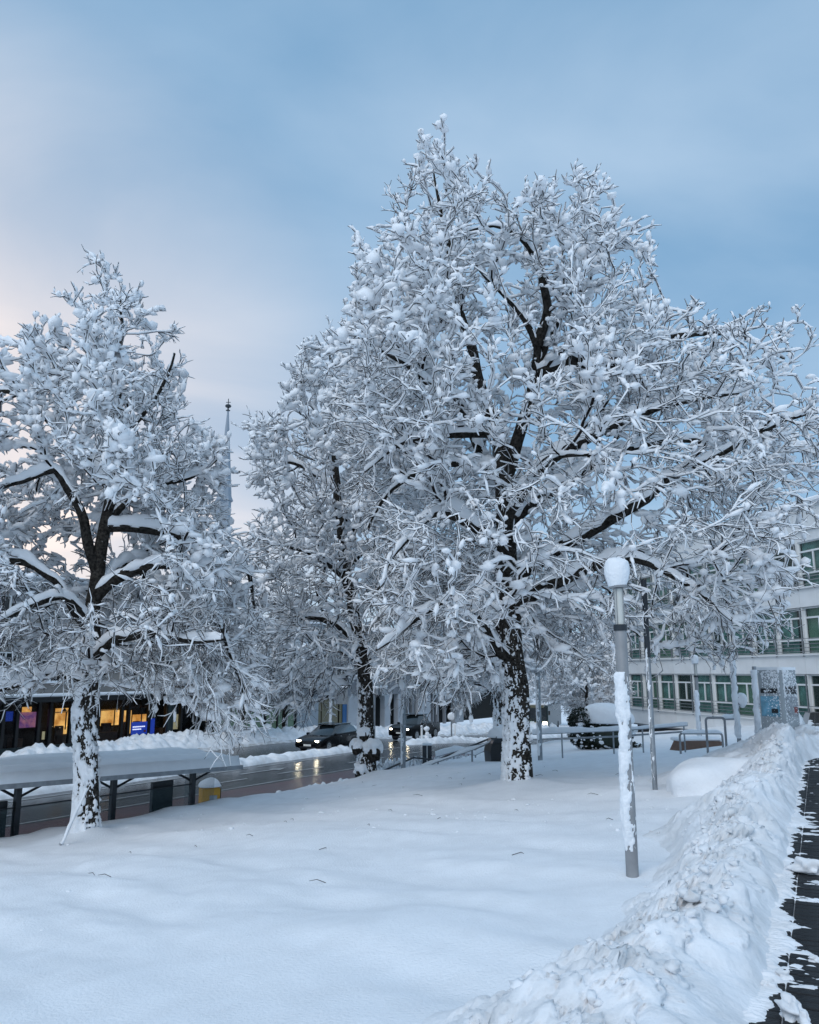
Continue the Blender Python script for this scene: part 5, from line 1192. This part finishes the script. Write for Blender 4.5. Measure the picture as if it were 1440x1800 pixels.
# --- cars
def car(name, loc, ang, label, paint, prof_body, prof_glass, L, Wd, wheels, wr, suv=False):
    r = empty(name, loc, label, 'car', None, ang)                     # local +x = forward
    def loft(prof, ws, m, nm, par, sh=0.0):
        n = len(prof); mb = MB(); vs = []
        for w, k in ws:
            cx_ = sum(p[0] for p in prof) / n; cz_ = sum(p[1] for p in prof) / n
            for x, z in prof: vs.append((cx_ + (x - cx_) * k, w * (1 - sh * max(0, (z - 0.85)) / 0.6), cz_ + (z - cz_) * (0.5 + 0.5 * k)))
        fs = [[i * n + j, i * n + (j + 1) % n, (i + 1) * n + (j + 1) % n, (i + 1) * n + j] for i in range(len(ws) - 1) for j in range(n)]
        fs += [list(range(n)), [(len(ws) - 1) * n + j for j in range(n)][::-1]]
        return mb.add(vs, fs).build(nm, m, par, smooth=True)
    w = Wd / 2
    body = loft(prof_body, ((-w, 0.955), (-w * 0.95, 0.985), (-w * 0.8, 1.0), (w * 0.8, 1.0), (w * 0.95, 0.985), (w, 0.955)), paint, 'body', r)
    loft(prof_glass, ((-w * 0.90, 0.97), (-w * 0.86, 1.0), (w * 0.86, 1.0), (w * 0.90, 0.97)), 'car_glass', 'window_glass', r, 0.30)
    top = max(p[1] for p in prof_glass); xs_ = [p[0] for p in prof_glass if p[1] > top - 0.09]
    MB().box(((min(xs_) + max(xs_)) / 2, 0, top + 0.0), (max(xs_) - min(xs_) + 0.12, Wd * 0.62, 0.05), ch=0.02).build('roof', paint, r)
    for sgn in (-1, 1):
        for x in wheels:
            wl = MB().tube([(x, sgn * (w - 0.20), wr), (x, sgn * (w + 0.005), wr)], wr, 20).build('wheel', 'tyre', r, smooth=True)
            MB().tube([(x, sgn * (w - 0.01), wr), (x, sgn * (w + 0.015), wr)], wr * 0.66, 16).build('rim', 'rim', wl, smooth=True)
            mb = MB()
            for k in range(5): a = k * 2 * math.pi / 5; mb.box((x + 0.36 * wr * math.cos(a), sgn * (w + 0.02), wr + 0.36 * wr * math.sin(a)), (0.05, 0.015, 0.05))
            mb.build('spoke_gap', 'black', wl)
        fx = max(p[0] for p in prof_body)
        hl = MB().box((fx - 0.16, sgn * (w - 0.28), 0.66 if not suv else 0.86), (0.22, 0.34, 0.13 if not suv else 0.20), -sgn * 0.30, 0.03).build('headlight', 'chrome', r)
        MB().box((fx - 0.075, sgn * (w - 0.29), 0.66 if not suv else 0.86), (0.10, 0.24, 0.085), -sgn * 0.30).build('bulb', 'headlight', hl)
        mx = prof_glass[0][0]; mz = prof_glass[0][1]
        MB().box((mx - 0.35, sgn * (w + 0.06), mz + 0.05), (0.16, 0.16, 0.13), 0, 0.03).build('mirror', paint, r)
        MB().tube([(min(xs_) - 0.05, sgn * w * 0.66, top + 0.05), ((min(xs_) + max(xs_)) / 2, sgn * w * 0.68, top + 0.075), (max(xs_) + 0.02, sgn * w * 0.66, top + 0.04)], 0.02, 6).build('roof_rail', 'chrome', r)
        zt_ = min(p[1] for p in prof_glass)
        for xx in (0.25, -0.75):                                     # door seams and handles
            MB().box((xx, sgn * (w * 0.995), 0.62), (0.012, 0.012, 0.5)).build('door_seam', 'black', r)
            MB().box((xx - 0.18, sgn * (w + 0.005), zt_ - 0.08), (0.16, 0.02, 0.03)).build('door_handle', 'chrome', r)
    fx = max(p[0] for p in prof_body); z_ = 0.45 if not suv else 0.62
    MB().box((fx - 0.02, 0, z_ + 0.12), (0.05, Wd * 0.42, 0.16)).build('grille', 'black', r)
    MB().box((fx + 0.012, 0, z_ - 0.02), (0.02, 0.50, 0.11)).build('number_plate', 'plate', r)
    MB().box((fx - 0.01, 0, 0.30), (0.06, Wd * 0.6, 0.10)).build('lower_grille', 'black', r)
    return r
est_b = [(2.28, 0.30), (2.34, 0.45), (2.28, 0.66), (1.95, 0.80), (1.1, 0.93), (0.6, 0.97), (-1.9, 1.02), (-2.28, 0.98), (-2.36, 0.6), (-2.30, 0.32), (-1.9, 0.20), (1.9, 0.20)]
est_g = [(1.10, 0.92), (0.25, 1.40), (-0.5, 1.47), (-1.6, 1.43), (-1.95, 1.32), (-2.28, 0.97)]
c1 = att(598, 1319, 49.3); angc = math.atan2(-RD[1], -RD[0]) + R(6)
w_near = np.array([c1[0], c1[1]]) + RN * 0.9
car('estate_car', (w_near[0], w_near[1], c1[2]), angc, 'black estate car with lit headlights driving towards the viewer on the wet street', 'car_paint', est_b, est_g, 4.7, 1.84, (1.42, -1.42), 0.33)
suv_b = [(2.5, 0.40), (2.55, 0.6), (2.5, 0.95), (2.1, 1.10), (1.15, 1.16), (0.6, 1.16), (-2.3, 1.18), (-2.5, 1.1), (-2.5, 0.5), (-2.0, 0.34), (1.9, 0.34)]
suv_g = [(1.15, 1.15), (0.45, 1.72), (-0.1, 1.80), (-0.85, 1.78), (-1.15, 1.17)]
c2 = att(738, 1300, 62); w2 = np.array([c2[0], c2[1]]) + RN * 0.4
car('pickup_car', (w2[0], w2[1], c2[2] + 0.02), angc - R(2), 'dark pickup with lit headlights further up the street, behind the bollards', 'car_paint_b', suv_b, suv_g, 5.0, 1.9, (1.55, -1.55), 0.40, True)
# bus beyond the trunk
p = att(946, 1287, 96); bs = empty('bus', p, 'dark bus with lit headlights coming up the street, seen past the large trunk', 'bus', None, angc + R(8))
MB().box((-5.5, 0, 1.65), (11, 2.5, 2.8), ch=0.12).build('body', 'teal_dark', bs)
MB().box((0.03, 0, 2.05), (0.06, 2.2, 1.5)).build('windscreen', 'car_glass', bs); MB().box((0.05, 0, 2.92), (0.06, 1.6, 0.26)).build('destination_display', 'lit_olive', bs)
for sgn in (-1, 1):
    MB().box((0.04, sgn * 0.85, 1.02), (0.08, 0.45, 0.28)).build('headlight', 'headlight', bs); MB().box((0.12, sgn * 1.4, 2.2), (0.1, 0.2, 0.5)).build('mirror', 'black', bs)
    for x in (-2.2, -8): MB().tube([(x, sgn * 0.95, 0.45), (x, sgn * 1.27, 0.45)], 0.45, 18).build('wheel', 'tyre', bs, smooth=True)
MB().box((-5.5, 0, 3.14), (10.9, 2.4, 0.2), ch=0.06).build('roof_snow', 'snow', bs)

# --- hedge with a dome of snow
def leafy(C, S, n, seed, size):
    g = np.random.default_rng(seed); d = unit(g.normal(0, 1, (n, 3))); rr = g.uniform(0.72, 1.03, (n, 1)); P = C + d * rr * S
    a = unit(g.normal(0, 1, (n, 3))); b = unit(np.cross(a, g.normal(0, 1, (n, 3)))); s_ = g.uniform(0.6, 1.4, (n, 1)) * size
    V = np.stack([P - a * s_, P + b * s_ * 0.5, P + a * s_, P - b * s_ * 0.5], 1).reshape(-1, 3); return V, np.arange(n * 4).reshape(n, 4)
p = att(1052, 1318, 29); hd_ = empty('hedge', p, 'clipped dark hedge under a smooth dome of snow behind the railing', 'hedge')
V1, F1 = leafy(np.array([0.1, 0, 0.55]), np.array([1.15, 0.8, 0.62]), 5200, 3, 0.055); V2, F2 = leafy(np.array([-0.55, 0, 1.0]), np.array([0.5, 0.55, 0.45]), 1500, 4, 0.05)
V3, F3 = leafy(np.array([0.55, 0, -0.1]), np.array([1.15, 0.75, 0.5]), 2500, 5, 0.055)
hl_ = obj('foliage', mesh_np('foliage', np.concatenate([V1, V2, V3]), [F1, F2 + len(V1), F3 + len(V1) + len(V2)], 'leaf_dark', False), hd_); tag(hl_, kind='stuff')
V, F = blobs(np.array([[0.1, 0, 0.5]]), np.array([[1.05, 0.72, 0.52]]), 3, 0.1, 2, 5); obj('inner_mass', mesh_np('inner_mass', V, F, 'leaf_dark'), hd_)
V, F = blobs(np.array([[0.35, -0.02, 1.05]]), np.array([[1.0, 0.8, 0.62]]), 4, 0.10, 1.3, 9, -0.2); obj('snow_dome', mesh_np('snow_dome', V, F, 'snow'), hd_)
g = np.random.default_rng(8); n_ = 260; d = unit(g.normal(0, 1, (n_, 3))); C = np.array([0.1, 0, 0.5]) + d * np.array([1.15, 0.85, 0.62]); sz = g.lognormal(-3.1, 0.4, n_)
V, F = blobs(C, np.stack([sz * 1.4, sz, sz * 0.8], -1), 1, 0.4, 1.5, 8); tag(obj('stuck_snow', mesh_np('stuck_snow', V, F, 'snow'), hd_), kind='stuff')

# --- snowed-in low shrub by the path
p = onlawn(1296, 1384); gz = ground_under(p[0], p[1]); sb = empty('shrub', (p[0], p[1], gz), 'low shrub buried in a smooth snow mound beside the bank', 'shrub')
V, F = blobs(np.array([[0, 0, 0.02]]), np.array([[0.82, 1.35, 0.55]]), 5, 0.24, 1.7, 12); obj('snow_mound', mesh_np('snow_mound', V, F, 'snow'), sb)
g = np.random.default_rng(9); mb = MB()
for i in range(70):
    a = g.uniform(2.95, 3.7); q0 = np.array([0.80 * math.cos(a), 1.25 * math.sin(a), -0.02]); mb.tube([q0, q0 + [-0.05, -0.02, 0.10], q0 + [-0.08 + g.normal(0, .03), g.normal(0, .04) - 0.03, 0.20 + g.normal(0, .04)]], [0.012, 0.010, 0.005], 4)
mb.build('stems', 'twig', sb)

# --- scrubby snowed plants by the ramp
for k, (px, py, t, w_, lab) in enumerate(((760, 1352, 31, 1.6, 'snowed-over scrub behind the narrow dark cabinet'), (812, 1346, 31, 1.3, 'snowed-over scrub below the rail of the ramp'), (700, 1356, 30.5, 1.0, 'snowed-over scrub at the low end of the bent handrail'))):
    p = att(px, py, t); sc_ = empty('scrub', p, lab, 'shrub', 'snowed-over scrub by the ramp'); g = np.random.default_rng(20 + k); n_ = 500
    S = np.stack([g.uniform(-w_, w_, n_), g.uniform(-0.5, 0.5, n_), g.uniform(-0.25, 0.15, n_)], -1); d = unit(g.normal(0, 1, (n_, 3)) + [0, 0, 0.8]); T = np.stack([S, S + d * 0.14, S + d * 0.26 + g.normal(0, .03, (n_, 3))], 1)
    V, F = tube_chains(T, np.tile([0.008, 0.007, 0.004], (n_, 1)), 3); tag(obj('stems', mesh_np('stems', V, F, 'twig'), sc_), kind='stuff')
    hh_ = np.clip(g.lognormal(-2.9, 0.3, (n_, 3)), 0.02, 0.12); V, F = snow_chains(T, hh_ * 0.8, hh_, np.zeros((n_, 3)), 4)
    C = np.stack([g.uniform(-w_, w_, 60), g.uniform(-.45, .45, 60), g.uniform(-.3, 0.0, 60)], -1); sz = g.lognormal(-2.0, 0.3, 60); V2, F2 = blobs(C, np.stack([sz * 1.5, sz, sz], -1), 2, 0.4, 1.6, 3 + k)
    tag(obj('snow_load', mesh_np('snow_load', np.concatenate([V, V2]), [F, F2 + len(V)], 'tree_snow'), sc_), kind='stuff')

# --- leaning stake beside the left trunk
b0 = TREE_BASES['left']; a = att(107, 1488, 14.6); b = att(152, 1388, 15.2)
sk = empty('stake', a, 'thin snow-covered stake leaning against the left trunk', 'stake'); P = np.array([(a * (1 - t) + b * t) - a for t in np.linspace(0, 1, 14)])
MB().tube([P[0] - (P[-1] - P[0]) * 0.1, P[-1]], 0.014, 6).build('rod', 'twig', sk)
V, F = snow_chains(P[None], np.full((1, 14), 0.03), 0.05 * np.clip(1 + 0.5 * rng.normal(0, 1, (1, 14)), 0.5, 1.8), np.full((1, 14), 0.01), 5); obj('stuck_snow', mesh_np('stuck_snow', V, F, 'snow'), sk)

# ================================================================== BACKGROUND TREES
def generic_tree(name, label, group, H, Wc, seed, voxel, ntwig, cb=0.18, **k):
    """round-crowned street tree built at the origin"""
    zz = np.linspace(0, 1, 12); prof = [(Wc * math.sin(math.pi * (0.08 + 0.86 * t)) ** 0.75 * (1.0 - 0.32 * t), H * (cb + (1 - cb) * t)) for t in zz]
    poly = [(-x, z) for x, z in prof] + [(x, z) for x, z in prof[::-1]]; g = np.random.default_rng(seed)
    poly = [(x * g.uniform(0.85, 1.1), z) for x, z in poly]
    limbs = [[(0, 0, -0.3), (0.03, 0, H * 0.2), (-0.1, 0.05, H * 0.45), (0.1, 0, H * 0.7), (0.0, 0, H * 0.95)]]
    for i in range(9):
        a = i * 2.4 + seed; h_ = H * (0.2 + 0.06 * i); rr = Wc * g.uniform(0.6, 0.85) * (1 - 0.05 * i); limbs.append([(0, 0, h_), (rr * 0.35 * math.cos(a), rr * 0.35 * math.sin(a), h_ + H * 0.07), (rr * math.cos(a), rr * math.sin(a), h_ + H * 0.06)])
    return build_tree(name, label, group, (0, 0, 0), limbs, poly, 0.0, Wc * 0.95, voxel, ntwig, seed, 0.22, npad=1500, crust=-0.3, **k)
GB = 'snowy trees beyond the lawn'
def put(o, p, rz, s, label=None):
    o.location = p; o.rotation_euler = (0, 0, rz); o.scale = (s, s, s)
    if label: o['label'] = label
    return o
bt = generic_tree('street_tree', 'snow-laden tree whose dark trunk shows just left of the large trunk', GB, 10, 4.2, 404, 0.72, 3000, 0.27, twig_len=(0.4, 0.95), twig_r=0.011, snow=1.7, twiglets=1, shell=2.0)
put(bt, att(876, 1308, 38), 0.3, 1.0)
gt = road_z
def far_spot(px, py, t): return att(px, py, t)
for px, py, t, rz, s, lab in ((1035, 1316, 47, 1.9, 0.62, 'pale low snowy tree behind the hedge and railing'),
                              (1085, 1310, 62, 0.9, 1.0, 'snowy tree beside the end of the office building'),
                              (800, 1292, 88, 2.8, 1.0, 'snowy tree behind the round traffic sign across the street'),
                              (905, 1284, 118, 4.0, 1.25, 'far snowy tree closing the view behind the bus'),
                              (1010, 1284, 122, 5.2, 1.3, 'far snowy tree closing the view above the hedge'),
                              (500, 1300, 62, 3.4, 0.85, 'snowy tree in front of the green shop front'),
                              (600, 1300, 74, 5.6, 0.95, 'snowy tree at the far pavement behind the estate car'),
                              (395, 1310, 54, 1.2, 0.80, 'snowy tree drooping over the far pavement beyond the shelter roof'),
                              (700, 1288, 92, 0.4, 1.05, 'snowy tree between the two cars at the far building'),
                              (1160, 1290, 82, 2.2, 1.1, 'snowy tree rising behind the office roof')):
    put(copy_tree(bt), far_spot(px, py, t), rz, s, lab)
# low wooded hill far behind the town
th = np.linspace(-1.3, 1.3, 120); hv = []
for k, (d_, hgt_) in enumerate(((700, -8), (800, 16), (900, 30), (1100, 34))):
    hv.append(np.stack([d_ * np.sin(th), d_ * np.cos(th), hgt_ * (1 + 0.35 * noise(np.stack([th * 4, 0 * th + k * 0.3, 0 * th], -1), 91))], -1))
hv = np.stack(hv, 0); tag(obj('hills', mesh_np('hills', hv.reshape(-1, 3), grid_faces(4, 120), 'grey_wall')), kind='structure')
